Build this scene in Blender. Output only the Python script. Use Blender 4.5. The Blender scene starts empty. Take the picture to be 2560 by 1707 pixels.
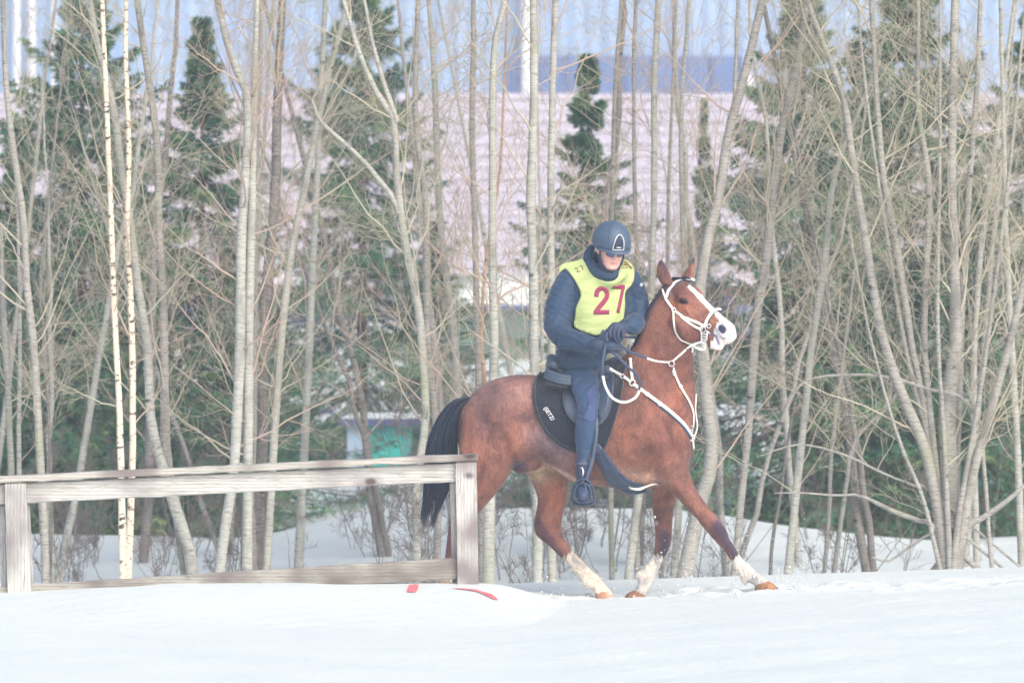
import bpy, bmesh, math, random
import numpy as np
from mathutils import Vector, Matrix
from mathutils.bvhtree import BVHTree
from mathutils.geometry import delaunay_2d_cdt
R = math.radians
rng = np.random.default_rng(7)
random.seed(7)
scene = bpy.context.scene
COL = scene.collection

# ------------------------------------------------------------------ camera, light, exposure
CZ = 1.748
cam_d = bpy.data.cameras.new('camera')
cam = bpy.data.objects.new('camera', cam_d)
COL.objects.link(cam)
cam.location = (0, 0, CZ)
cam.rotation_euler = (R(90), 0, 0)
cam_d.sensor_width = 36
cam_d.lens = 155.25
cam_d.clip_start = .1
cam_d.clip_end = 2000
cam_d.dof.use_dof = True
cam_d.dof.focus_distance = 29.8
cam_d.dof.aperture_fstop = 2.8
scene.camera = cam

world = bpy.data.worlds.new('World')
scene.world = world
world.use_nodes = True
wn = world.node_tree
wn.nodes.clear()
sky = wn.nodes.new('ShaderNodeTexSky')
sky.sky_type = 'NISHITA'
sky.sun_disc = False
sky.sun_elevation = R(36)
sky.sun_rotation = R(150)
sky.air_density = 1.0
sky.dust_density = 3.0
sky.ozone_density = 1.0
bg = wn.nodes.new('ShaderNodeBackground')
bg.inputs['Strength'].default_value = 0.15
wo = wn.nodes.new('ShaderNodeOutputWorld')
wn.links.new(sky.outputs[0], bg.inputs[0])
wn.links.new(bg.outputs[0], wo.inputs[0])

sun_d = bpy.data.lights.new('sun', 'SUN')
sun_d.energy = 1.5
sun_d.angle = R(50)
sun_d.color = (1.0, .965, .91)
sun = bpy.data.objects.new('sun', sun_d)
COL.objects.link(sun)
# sky rotation 150 deg: azimuth measured from +Y towards +X  -> light comes from front right, above
az = R(150)
sdir = Vector((math.sin(az)*math.cos(R(36)), math.cos(az)*math.cos(R(36)), math.sin(R(36))))
sun.rotation_euler = sdir.to_track_quat('Z', 'Y').to_euler()
sun.location = sdir*50

scene.view_settings.view_transform = 'Standard'
scene.view_settings.look = 'None'
scene.view_settings.exposure = 0.60
scene.view_settings.gamma = 1
scene.cycles.use_denoising = True
scene.cycles.max_bounces = 6
scene.cycles.diffuse_bounces = 3
scene.cycles.volume_bounces = 1

# ------------------------------------------------------------------ helpers
def P(px, py, Y=30.0):
    """point that stands at distance Y and has these source-photo coordinates"""
    return Vector(((px-1280)/368*Y/30, Y, CZ-(py-853.5)/368*Y/30))

def proj(V):
    V = np.asarray(V)
    return 1280+V[:, 0]*368*30/V[:, 1], 853.5+(CZ-V[:, 2])*368*30/V[:, 1]

def lin(r, g, b):
    f = lambda c: (c/255/12.92) if c/255 <= .04045 else ((c/255+.055)/1.055)**2.4
    return (f(r), f(g), f(b))

def tag(o, label=None, cat=None, group=None, kind=None):
    if label: o['label'] = label
    if cat: o['category'] = cat
    if group: o['group'] = group
    if kind: o['kind'] = kind
    return o

def empty(name, loc=(0, 0, 0)):
    o = bpy.data.objects.new(name, None)
    o.location = loc
    o.empty_display_size = .1
    COL.objects.link(o)
    return o

def link(name, me, mat=None, parent=None, smooth=True):
    me.name = name
    o = bpy.data.objects.new(name, me)
    COL.objects.link(o)
    if mat is not None:
        me.materials.clear(); me.materials.append(mat)
    if parent is not None:
        o.parent = parent
        o.matrix_parent_inverse = Matrix.Translation(-Vector(parent.location))
    if smooth and len(me.polygons):
        me.polygons.foreach_set('use_smooth', np.ones(len(me.polygons), bool))
    me.update()
    return o

def quad_mesh(name, V, Q):
    V = np.ascontiguousarray(V, np.float32).reshape(-1, 3)
    Q = np.ascontiguousarray(Q, np.int32).reshape(-1, 4)
    me = bpy.data.meshes.new(name)
    me.vertices.add(len(V)); me.vertices.foreach_set('co', V.ravel())
    me.loops.add(Q.size); me.loops.foreach_set('vertex_index', Q.ravel())
    me.polygons.add(len(Q))
    me.polygons.foreach_set('loop_start', np.arange(0, Q.size, 4, dtype=np.int32))
    me.update(calc_edges=True)
    me.validate()
    return me

class MB:
    """collects shapes, makes ONE mesh"""
    def __init__(s): s.v = []; s.f = []
    def add(s, vs, fs):
        k = len(s.v)
        s.v += [tuple(v) for v in vs]
        s.f += [tuple(i+k for i in f) for f in fs]
        return s
    def box(s, a, b, bev=0):
        (x0, y0, z0), (x1, y1, z1) = a, b
        vs = [(x0,y0,z0),(x1,y0,z0),(x1,y1,z0),(x0,y1,z0),(x0,y0,z1),(x1,y0,z1),(x1,y1,z1),(x0,y1,z1)]
        return s.add(vs, [(0,3,2,1),(4,5,6,7),(0,1,5,4),(1,2,6,5),(2,3,7,6),(3,0,4,7)])
    def hexa(s, vs):   # 4 front corners then 4 back corners
        return s.add(vs, [(0,1,2,3),(7,6,5,4),(0,4,5,1),(1,5,6,2),(2,6,7,3),(3,7,4,0)])
    def tube(s, pts, rad, k=8, closed=False, flat=1.0):
        pts = [Vector(p) for p in pts]; n = len(pts)
        if not hasattr(rad, '__len__'): rad = [rad]*n
        vs = []; prev = None
        for i in range(n):
            a = pts[(i-1) % n] if (closed or i > 0) else pts[i]
            b = pts[(i+1) % n] if (closed or i < n-1) else pts[i]
            t = (b-a).normalized()
            ref = Vector((0, 1, 0)) if abs(t.y) < .9 else Vector((1, 0, 0))
            sd = t.cross(ref).normalized(); up = sd.cross(t)
            for j in range(k):
                q = 2*math.pi*j/k
                vs.append(pts[i]+sd*(math.cos(q)*rad[i])+up*(math.sin(q)*rad[i]*flat))
        fs = []
        for i in range(n if closed else n-1):
            for j in range(k):
                a = i*k+j; b = i*k+(j+1) % k; c = ((i+1) % n)*k+(j+1) % k; d = ((i+1) % n)*k+j
                fs.append((a, b, c, d))
        if not closed:
            fs.append(tuple(range(k))[::-1]); fs.append(tuple((n-1)*k+j for j in range(k)))
        return s.add(vs, fs)
    def build(s, name, mat=None, parent=None, smooth=True):
        me = bpy.data.meshes.new(name)
        me.from_pydata(s.v, [], s.f); me.update()
        return link(name, me, mat, parent, smooth)

def split_pieces(o):
    """every loose piece of o becomes an object of its own with the same name and parent"""
    me = o.data; n = len(me.vertices); par = list(range(n))
    def find(i):
        while par[i] != i: par[i] = par[par[i]]; i = par[i]
        return i
    for e in me.edges:
        x, y = find(e.vertices[0]), find(e.vertices[1])
        if x != y: par[x] = y
    gr_ = {}
    for p in me.polygons: gr_.setdefault(find(p.vertices[0]), []).append(tuple(p.vertices))
    co = [v.co.copy() for v in me.vertices]; out = []
    for k, fs in gr_.items():
        ids = sorted({i for f in fs for i in f}); mp = {i: j for j, i in enumerate(ids)}
        m2 = bpy.data.meshes.new(me.name); m2.from_pydata([co[i] for i in ids], [], [tuple(mp[i] for i in f) for f in fs]); m2.update()
        q = link(o.name.split('.')[0], m2, me.materials[0])
        q.parent = o.parent; q.matrix_parent_inverse = o.matrix_parent_inverse.copy(); out.append(q)
    bpy.data.objects.remove(o)
    return out
def smooth_poly(poly, sub=4):
    n = len(poly); q = catmull([np.array(p, float) for p in [poly[-1]]+list(poly)+[poly[0], poly[1]]], sub)
    return [tuple(p) for p in q[sub:-sub-1]]

def catmull(pts, sub):
    pts = [np.asarray(p, float) for p in pts]
    out = []
    n = len(pts)
    for i in range(n-1):
        p0 = pts[max(i-1, 0)]; p1 = pts[i]; p2 = pts[i+1]; p3 = pts[min(i+2, n-1)]
        for k in range(sub):
            t = k/sub
            out.append(.5*((2*p1)+(-p0+p2)*t+(2*p0-5*p1+4*p2-p3)*t*t+(-p0+3*p1-3*p2+p3)*t**3))
    out.append(pts[-1])
    return out

def loft(mb, secs, n=24, sub=4, e=2.2, cap=.5):
    """secs: (centre, half axis a, half axis b); closed with rounded ends"""
    S = catmull([np.concatenate([np.asarray(c), np.asarray(a), np.asarray(b)]) for c, a, b in secs], sub)
    def endcap(s0, s1):     # rings outward beyond s0, away from s1
        d = s0[:3]-s1[:3]; ln = np.linalg.norm(d)+1e-9; d = d/ln
        r = min(np.linalg.norm(s0[3:6]), np.linalg.norm(s0[6:9]))*cap
        out = []
        for q in (30, 60, 82):
            s = s0.copy(); s[:3] += d*r*math.sin(R(q)); s[3:] *= math.cos(R(q))
            out.append(s)
        return out
    S = endcap(S[0], S[1])[::-1]+S+endcap(S[-1], S[-2])
    vs = []; fs = []
    for s in S:
        for j in range(n):
            q = 2*math.pi*j/n
            c, d = math.cos(q), math.sin(q)
            c = math.copysign(abs(c)**(2/e), c); d = math.copysign(abs(d)**(2/e), d)
            vs.append(s[:3]+s[3:6]*c+s[6:9]*d)
    for i in range(len(S)-1):
        for j in range(n):
            fs.append((i*n+j, i*n+(j+1) % n, (i+1)*n+(j+1) % n, (i+1)*n+j))
    fs.append(tuple(range(n))[::-1]); fs.append(tuple((len(S)-1)*n+j for j in range(n)))
    mb.add(vs, fs)

def fb(F, B, Y, w, lat=(0, -1, 0)):
    """section between two outline points of the photo, half width w in metres"""
    a = P(*F, Y); b = P(*B, Y)
    return ((a+b)/2, (a-b)/2, Vector(lat).normalized()*w)

def limb(mb, pts, rad, n=16, sub=3, flat=1.0, ref=(0, 1, 0)):
    pts = [Vector(p) for p in pts]
    secs = []
    for i, p in enumerate(pts):
        t = (pts[min(i+1, len(pts)-1)]-pts[max(i-1, 0)]).normalized()
        rf = Vector(ref) if abs(t.dot(Vector(ref))) < .9 else Vector((1, 0, 0))
        a = t.cross(rf).normalized(); b = a.cross(t)
        secs.append((p, a*rad[i], b*rad[i]*flat))
    loft(mb, secs, n, sub, 2.0, .9)

def remesh(mb, voxel, smooth=3, factor=.5):
    """closed overlapping volumes -> one continuous surface"""
    me = bpy.data.meshes.new('t'); me.from_pydata(mb.v, [], mb.f); me.update()
    o = bpy.data.objects.new('t', me); COL.objects.link(o)
    m = o.modifiers.new('r', 'REMESH'); m.mode = 'VOXEL'; m.voxel_size = voxel; m.adaptivity = 0
    if smooth:
        m = o.modifiers.new('s', 'SMOOTH'); m.factor = factor; m.iterations = smooth
    dg = bpy.context.evaluated_depsgraph_get(); dg.update()
    out = bpy.data.meshes.new_from_object(o.evaluated_get(dg))
    bpy.data.objects.remove(o); bpy.data.meshes.remove(me)
    return out

def coords(me):
    V = np.empty(len(me.vertices)*3, np.float32); me.vertices.foreach_get('co', V)
    return V.reshape(-1, 3).astype(float)

def bvh_of(*objs):
    vs = []; fs = []
    for o in objs:
        k = len(vs); vs += [v.co.copy() for v in o.data.vertices]
        fs += [tuple(i+k for i in p.vertices) for p in o.data.polygons]
    return BVHTree.FromPolygons(vs, fs)

EYE = Vector((0, 0, CZ))
def hit(bvh, px, py, back=False):
    if back:
        q = P(px, py, 30.0); o = Vector((q.x, 33, q.z)); d = Vector((0, -1, 0))
    else:
        o = EYE; d = (P(px, py, 30)-EYE).normalized()
    h = bvh.ray_cast(o, d)
    if h[0] is None: return None
    n = h[1]
    if n.dot(d) > 0: n = -n
    return h[0], n

def ribbon(mb, pts, w, bvh=None, off=.004, th=.004, step=7, smooth=True, yfree=None, back=False, bev=.8):
    """strap lying on a surface (or hanging free when points carry their own depth)"""
    if bvh is None:
        C = catmull([P(*p) for p in pts], 6) if smooth else [np.array(P(*p)) for p in pts]
        C = [Vector(c) for c in C]; N = [Vector((0, -1, .15)).normalized()]*len(C)
    else:
        q = catmull([np.array(p, float) for p in pts], 8) if smooth else [np.array(p, float) for p in pts]
        # resample evenly
        q = np.array(q); d = np.r_[0, np.cumsum(np.linalg.norm(np.diff(q, axis=0), axis=1))]
        m = max(2, int(d[-1]/step)+1); t = np.linspace(0, d[-1], m)
        q = np.c_[np.interp(t, d, q[:, 0]), np.interp(t, d, q[:, 1])]
        C = []; N = []; lastY = 29.8
        for x, y in q:
            h = hit(bvh, x, y, back)
            if h is None:
                C.append(P(x, y, lastY)); N.append(N[-1] if N else Vector((0, -1, 0)))
            else:
                lastY = h[0].y
                C.append(h[0]); N.append(h[1])
        C2 = []
        for i in range(len(C)):
            a = C[max(i-1, 0)]; b = C[min(i+1, len(C)-1)]
            C2.append((a+C[i]*2+b)/4 if 0 < i < len(C)-1 else C[i])
        N = [(N[max(i-1, 0)]+N[i]+N[min(i+1, len(N)-1)]).normalized() for i in range(len(N))]
        C = [c+n*off for c, n in zip(C2, N)]
    vs = []; fs = []
    W = w if hasattr(w, '__len__') else None
    for i in range(len(C)):
        t = (C[min(i+1, len(C)-1)]-C[max(i-1, 0)]).normalized()
        n = (N[i]-t*N[i].dot(t)).normalized(); s = n.cross(t)
        ww = (np.interp(i/(len(C)-1), np.linspace(0, 1, len(W)), W) if W is not None else w)/2
        vs += [C[i]+s*ww, C[i]+s*ww*bev+n*th, C[i]-s*ww*bev+n*th, C[i]-s*ww, C[i]-n*th*.5]
    k = 5
    for i in range(len(C)-1):
        for j in range(k):
            fs.append((i*k+j, i*k+(j+1) % k, (i+1)*k+(j+1) % k, (i+1)*k+j))
    fs.append((4, 3, 2, 1, 0)); fs.append(tuple((len(C)-1)*k+j for j in range(k)))
    mb.add(vs, fs)

def patch(poly, bvh, off=.006, th=.006, step=8, back=False, puff=0.0, relax=3):
    """sheet of cloth or leather with this outline, laid over a surface; returns verts, faces"""
    def inside(x, y):
        r_ = False; j = len(poly)-1
        for i in range(len(poly)):
            (x1, y1), (x2, y2) = poly[i], poly[j]
            if (y1 > y) != (y2 > y) and x < (x2-x1)*(y-y1)/(y2-y1)+x1: r_ = not r_
            j = i
        return r_
    bd = []
    for i, p in enumerate(poly):
        q = poly[(i+1) % len(poly)]; m_ = max(1, int(math.hypot(q[0]-p[0], q[1]-p[1])/step+.5))
        bd += [(p[0]+(q[0]-p[0])*k/m_, p[1]+(q[1]-p[1])*k/m_) for k in range(m_)]
    bda = np.array(bd); pin = []
    for x in np.arange(min(p[0] for p in poly), max(p[0] for p in poly), step):
        for y in np.arange(min(p[1] for p in poly), max(p[1] for p in poly), step):
            if inside(x, y) and np.hypot(bda[:, 0]-x, bda[:, 1]-y).min() > step*.45: pin.append((x, y))
    nb_ = len(bd)
    res = delaunay_2d_cdt([Vector(p) for p in bd+pin], [(i, (i+1) % nb_) for i in range(nb_)], [], 0, 1e-5)
    bm = bmesh.new(); vs = [bm.verts.new((v.x, v.y, 0)) for v in res[0]]
    for f in res[2]:
        cx_ = sum(res[0][k].x for k in f)/3; cy_ = sum(res[0][k].y for k in f)/3
        if inside(cx_, cy_): bm.faces.new([vs[k] for k in f])
    bm.verts.index_update(); bm.verts.ensure_lookup_table()
    P0 = [v.co.copy() for v in bm.verts]
    hits = [hit(bvh, p.x, p.y, back) for p in P0]
    good = [h[0].y for h in hits if h]
    my = float(np.mean(good)) if good else 29.8
    pos = []
    for p, h in zip(P0, hits):
        if h is None:
            # nearest surface point
            q = P(p.x, p.y, my+.08*(1 if not back else -1)); h = bvh.find_nearest(q)
            pos.append((Vector(h[0]), Vector((0, -1 if not back else 1, 0)), False))
        else: pos.append((h[0], h[1], True))
    C = [a+n*off for a, n, g in pos]; N = [n for a, n, g in pos]
    # relax depth along the view ray only
    nb = [[e.other_vert(v).index for e in v.link_edges] for v in bm.verts]
    for _ in range(relax):
        Y2 = [c.y for c in C]
        for i, c in enumerate(C):
            if nb[i]:
                my_ = sum(C[j].y for j in nb[i])/len(nb[i])
                Y2[i] = min(c.y, (c.y+my_)/2+.0) if not back else max(c.y, (c.y+my_)/2)
        for i, c in enumerate(C):
            if back: c.y = Y2[i]
            else:
                p = P0[i]; q = P(p.x, p.y, Y2[i]); C[i] = q
    n = len(C)
    fr = [tuple(v.index for v in f.verts) for f in bm.faces]
    if not back: fr = [tuple(reversed(f)) if False else f for f in fr]
    bnd = [tuple(v.index for v in e.verts) for e in bm.edges if len(e.link_faces) == 1]
    bm.free()
    vs = C+[c-nn*th for c, nn in zip(C, N)]
    fs = fr+[tuple(i+n for i in reversed(f)) for f in fr]+[(a, b, b+n, a+n) for a, b in bnd]
    return vs, fs

def clean(me):
    bm = bmesh.new(); bm.from_mesh(me)
    bmesh.ops.recalc_face_normals(bm, faces=bm.faces)
    bm.to_mesh(me); bm.free(); me.update()

# ------------------------------------------------------------------ materials
def new_mat(name):
    m = bpy.data.materials.new(name); m.use_nodes = True
    nt = m.node_tree; b = nt.nodes['Principled BSDF']
    return m, nt, b

def noise(nt, scale, detail=4, rough=.55, vec=None, dist=0):
    n = nt.nodes.new('ShaderNodeTexNoise')
    n.inputs['Scale'].default_value = scale; n.inputs['Detail'].default_value = detail
    n.inputs['Roughness'].default_value = rough; n.inputs['Distortion'].default_value = dist
    if vec is not None: nt.links.new(vec, n.inputs['Vector'])
    return n

def stretch(nt, sc, kind='Object'):
    tc = nt.nodes.new('ShaderNodeTexCoord'); mp = nt.nodes.new('ShaderNodeMapping')
    mp.inputs['Scale'].default_value = sc
    nt.links.new(tc.outputs[kind], mp.inputs['Vector'])
    return mp.outputs[0]

def ramp(nt, fac, stops):
    r = nt.nodes.new('ShaderNodeValToRGB')
    el = r.color_ramp.elements
    while len(el) < len(stops): el.new(.5)
    for e, (p, c) in zip(el, stops):
        e.position = p; e.color = (*c, 1)
    nt.links.new(fac, r.inputs[0])
    return r.outputs[0]

def mix(nt, a, b, fac, mode='MIX'):
    m = nt.nodes.new('ShaderNodeMix'); m.data_type = 'RGBA'; m.blend_type = mode
    for v, k in ((a, 6), (b, 7)):
        if isinstance(v, tuple): m.inputs[k].default_value = (*v, 1)
        else: nt.links.new(v, m.inputs[k])
    if isinstance(fac, (int, float)): m.inputs[0].default_value = fac
    else: nt.links.new(fac, m.inputs[0])
    return m.outputs[2]

def bump(nt, b, h, strength=.3, dist=.01):
    n = nt.nodes.new('ShaderNodeBump'); n.inputs['Strength'].default_value = strength
    n.inputs['Distance'].default_value = dist
    nt.links.new(h, n.inputs['Height']); nt.links.new(n.outputs[0], b.inputs['Normal'])

def plain(name, c1, c2=None, scale=8, rough=.6, metal=0, bmp=.2, bscale=60, bd=.004, sc=(1, 1, 1), sheen=0, spec=.5):
    m, nt, b = new_mat(name)
    v = stretch(nt, sc)
    c2 = c2 or tuple(x*.8 for x in c1)
    n = noise(nt, scale, vec=v)
    nt.links.new(ramp(nt, n.outputs[0], [(.35, c1), (.65, c2)]), b.inputs['Base Color'])
    b.inputs['Roughness'].default_value = rough; b.inputs['Metallic'].default_value = metal
    b.inputs['Specular IOR Level'].default_value = spec
    if sheen: b.inputs['Sheen Weight'].default_value = sheen
    if bmp: bump(nt, b, noise(nt, bscale, vec=v).outputs[0], bmp, bd)
    return m

M = {}
# snow
m, nt, b = new_mat('snow'); M['snow'] = m
v = stretch(nt, (1, 1, 1))
n1 = noise(nt, 1.3, 6, .6, v)
nt.links.new(ramp(nt, n1.outputs[0], [(.3, (.725, .765, .735)), (.7, (.78, .815, .775))]), b.inputs['Base Color'])
b.inputs['Roughness'].default_value = .75
b.inputs['Specular IOR Level'].default_value = .2
n2 = noise(nt, 9, 8, .65, v); n3 = noise(nt, 70, 3, .6, v)
ad = nt.nodes.new('ShaderNodeMath'); ad.operation = 'MULTIPLY_ADD'; ad.inputs[1].default_value = .15
nt.links.new(n3.outputs[0], ad.inputs[0]); nt.links.new(n2.outputs[0], ad.inputs[2])
bump(nt, b, ad.outputs[0], .38, .05)
# bark variants (world metres)
def bark(name, c1, c2, c3):
    m, nt, b = new_mat(name); M[name] = m
    v = stretch(nt, (1, 1, 9)); v2 = stretch(nt, (1, 1, .35))
    n1 = noise(nt, 14, 3, .6, v); n2 = noise(nt, 9, 4, .6, v2)
    c = ramp(nt, n1.outputs[0], [(.3, c3), (.43, c2), (.6, c1)])
    c = mix(nt, c, tuple(x*.72 for x in c2), ramp(nt, n2.outputs[0], [(.5, (0, 0, 0)), (.72, (1, 1, 1))]))
    vo = nt.nodes.new('ShaderNodeTexVoronoi'); vo.inputs['Scale'].default_value = 3.2; nt.links.new(stretch(nt, (1, 1, 1.8)), vo.inputs['Vector'])
    c = mix(nt, c, tuple(x*.45 for x in c3), ramp(nt, vo.outputs['Distance'], [(.05, (.9, .9, .9)), (.12, (0, 0, 0))]))
    n4 = noise(nt, 1.6, 3, .6, stretch(nt, (1, 1, 1)))
    c = mix(nt, c, lin(150, 156, 120), ramp(nt, n4.outputs[0], [(.55, (0, 0, 0)), (.7, (.45, .45, .45))]))
    nt.links.new(c, b.inputs['Base Color']); b.inputs['Roughness'].default_value = .85
    b.inputs['Specular IOR Level'].default_value = .25
    bump(nt, b, n1.outputs[0], .25, .005)
bark('bark_pale', lin(190, 190, 182), lin(168, 168, 160), lin(112, 112, 108))
bark('bark_grey', lin(176, 173, 166), lin(152, 149, 143), lin(100, 97, 98))
bark('bark_dark', lin(150, 144, 138), lin(126, 120, 118), lin(84, 80, 86))
bark('bark_tan', lin(215, 178, 150), lin(190, 150, 124), lin(120, 95, 88))
m, nt, b = new_mat('birch_bark'); M['birch'] = m
v = stretch(nt, (1.5, 1.5, 3.6)); n1 = noise(nt, 7, 4, .7, v, 1.2)
v2 = stretch(nt, (1, 1, 1)); n2 = noise(nt, 3, 3, .5, v2)
c = mix(nt, lin(250, 235, 210), lin(225, 205, 182), n2.outputs[0])
nt.links.new(mix(nt, lin(70, 60, 62), c, ramp(nt, n1.outputs[0], [(.405, (0, 0, 0)), (.44, (1, 1, 1))])), b.inputs['Base Color'])
b.inputs['Roughness'].default_value = .7
M['twig'] = plain('twig', lin(204, 197, 176), lin(184, 174, 154), 2.5, .8, bmp=0)
M['twig_red'] = plain('twig_red', lin(204, 180, 160), lin(178, 160, 152), 2.5, .8, bmp=0)
M['twig_dark'] = plain('twig_dark', lin(140, 126, 118), lin(112, 104, 104), 3, .8, bmp=0)
# spruce
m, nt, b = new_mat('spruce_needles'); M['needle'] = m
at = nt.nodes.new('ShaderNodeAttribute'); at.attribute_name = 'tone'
c = ramp(nt, at.outputs['Fac'], [(0, lin(44, 90, 88)), (.5, lin(80, 124, 94)), (1, lin(158, 178, 114))])  # ramp paints shaded needles dark teal and lit ones yellow green
nt.links.new(c, b.inputs['Base Color']); b.inputs['Roughness'].default_value = .7
b.inputs['Specular IOR Level'].default_value = .2
M['spruce_bark'] = plain('spruce_bark', lin(105, 88, 80), lin(70, 62, 62), 8, .9, bscale=30)
# weathered wood
def wood(name, sc, flip=False, k=1.0):
    m, nt, b = new_mat(name); M[name] = m
    v = stretch(nt, sc)
    n0 = noise(nt, 2.2, 2, .5, stretch(nt, (1, 1, 1)))
    n1 = noise(nt, 6, 5, .65, v, 1.2)
    w = nt.nodes.new('ShaderNodeTexWave'); w.wave_type = 'BANDS'; w.bands_direction = 'Z' if not flip else 'X'
    w.inputs['Scale'].default_value = 14; w.inputs['Distortion'].default_value = 2.0; w.inputs['Detail'].default_value = 2
    w.inputs['Detail Scale'].default_value = .8
    nt.links.new(stretch(nt, (.25, 1, 1) if not flip else (1, 1, .25)), w.inputs['Vector'])
    c = ramp(nt, w.outputs['Fac'], [(.0, lin(184, 182, 178)), (.3, lin(198, 196, 192)), (.9, lin(208, 206, 202))])
    c = mix(nt, c, lin(118, 112, 104), ramp(nt, n1.outputs[0], [(.5, (0, 0, 0)), (.75, (1, 1, 1))]))
    c = mix(nt, c, lin(140, 132, 132), ramp(nt, n0.outputs[0], [(.48, (0, 0, 0)), (.66, (1, 1, 1))]))
    vo = nt.nodes.new('ShaderNodeTexVoronoi'); vo.inputs['Scale'].default_value = 1.9
    nt.links.new(stretch(nt, (1, 1, 1.6)), vo.inputs['Vector'])
    c = mix(nt, c, lin(84, 72, 74), ramp(nt, vo.outputs['Distance'], [(.05, (.9, .9, .9)), (.10, (0, 0, 0))]))
    c = mix(nt, c, (k, k*.97, k*.92) if k < 1 else (1, 1, 1), 1.0, 'MULTIPLY')
    nt.links.new(c, b.inputs['Base Color']); b.inputs['Roughness'].default_value = .85
    b.inputs['Specular IOR Level'].default_value = .2
    bump(nt, b, n1.outputs[0], .5, .006)
wood('wood_rail', (1, 6, 14)); wood('wood_post', (14, 6, 1), True); wood('wood_old', (1, 6, 14), False, .66); wood('wood_cap', (1, 6, 18), False, .88)

M['jacket'] = plain('jacket_fabric', lin(34, 66, 98), lin(28, 54, 84), 5, .7, bmp=.6, bscale=5, bd=.06, sc=(1, 1, 2.0), sheen=.2)
M['breeches'] = plain('breeches_fabric', lin(46, 76, 110), lin(38, 64, 98), 6, .8, bmp=.4, bscale=9, bd=.03, sc=(1.5, 1, 1.2), sheen=.2)
M['bib'] = plain('bib_fabric', lin(188, 202, 140), lin(180, 194, 132), 4, .75, bmp=.5, bscale=6, bd=.035, sc=(1, 1, 2.2))
M['crimson'] = plain('crimson_print', lin(156, 48, 92), lin(150, 44, 88), 10, .7, bmp=0)
M['maroon'] = plain('maroon_ink', lin(150, 70, 70), None, 10, .7, bmp=0)
M['helmet'] = plain('helmet_shell', lin(80, 98, 122), lin(72, 90, 114), 8, .5, bmp=.1, bscale=200, bd=.001)
M['glove'] = plain('glove_fabric', lin(58, 72, 98), lin(48, 60, 86), 30, .7, bmp=.3, bscale=90)
M['boot'] = plain('boot_leather', lin(56, 72, 104), lin(48, 62, 92), 10, .45, bmp=.15)
M['leather'] = plain('dark_leather', lin(64, 80, 106), lin(52, 66, 92), 8, .4, bmp=.15, bscale=120, bd=.002)
M['leather_grey'] = plain('grey_leather', lin(78, 92, 112), lin(66, 80, 100), 8, .45, bmp=.15, bscale=120, bd=.002)
M['fleece'] = plain('navy_fleece', lin(20, 34, 58), lin(13, 24, 44), 60, .95, bmp=1.0, bscale=110, bd=.012, sheen=.4)
M['strap'] = plain('white_strap', lin(250, 248, 240), lin(242, 240, 232), 20, .5, bmp=0)
M['strap_dark'] = plain('navy_rein', lin(52, 72, 104), None, 20, .6, bmp=0)
M['steel'] = plain('steel', (.7, .7, .72), None, 20, .3, 1, bmp=0)
M['silver'] = plain('silver_trim', lin(235, 236, 238), None, 20, .35, .2, bmp=0)
M['tail_hair'] = plain('black_hair', lin(34, 50, 78), lin(24, 36, 60), 3, .55, bmp=0, sc=(6, 6, 1))
M['white'] = plain('white_print', (.82, .83, .84), None, 10, .6, bmp=0)
M['lens'] = plain('dark_lens', lin(126, 146, 176), lin(104, 124, 158), 10, .12, bmp=0)
M['eye'] = plain('dark_eye', lin(40, 48, 72), lin(26, 30, 50), 30, .06, bmp=0)
m, nt, b = new_mat('skin'); M['skin'] = m
n1 = noise(nt, 22, 4, .6, stretch(nt, (1, 1, 1)))
nt.links.new(ramp(nt, n1.outputs[0], [(.35, lin(250, 200, 188)), (.65, lin(242, 178, 168))]), b.inputs['Base Color'])
b.inputs['Roughness'].default_value = .5; b.inputs['Subsurface Weight'].default_value = .1
b.inputs['Subsurface Radius'].default_value = (.01, .004, .002)
# horse coat
m, nt, b = new_mat('horse_coat'); M['coat'] = m
at = nt.nodes.new('ShaderNodeAttribute'); at.attribute_name = 'coat'
v = stretch(nt, (1, 1, 1)); va = stretch(nt, (2.2, 1, .75))
n1 = noise(nt, 4.5, 6, .62, v, .5); n2 = noise(nt, 85, 3, .6, va, .4); n3 = noise(nt, 26, 3, .5, stretch(nt, (1.6, 1, .55)), 1.5)
c = mix(nt, at.outputs['Color'], ramp(nt, n1.outputs[0], [(.34, (.50, .54, .64)), (.5, (.92, .92, .92)), (.66, (1.32, 1.34, 1.34))]), 1.0, 'MULTIPLY')
c = mix(nt, c, ramp(nt, n2.outputs[0], [(.3, (.66, .66, .70)), (.7, (1.32, 1.30, 1.26))]), .9, 'MULTIPLY')
n5 = noise(nt, 17, 5, .65, stretch(nt, (1.3, 1, .8)), .8)
c = mix(nt, c, ramp(nt, n5.outputs[0], [(.35, (.74, .72, .78)), (.65, (1.22, 1.2, 1.16))]), .8, 'MULTIPLY')
nt.links.new(c, b.inputs['Base Color']); b.inputs['Roughness'].default_value = .62
b.inputs['Specular IOR Level'].default_value = .3
b.inputs['Sheen Weight'].default_value = .12; b.inputs['Sheen Roughness'].default_value = .4
ad = nt.nodes.new('ShaderNodeMath'); ad.operation = 'MULTIPLY_ADD'; ad.inputs[1].default_value = .5
nt.links.new(n2.outputs[0], ad.inputs[0]); nt.links.new(n3.outputs[0], ad.inputs[2])
bump(nt, b, ad.outputs[0], .6, .014)

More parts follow.
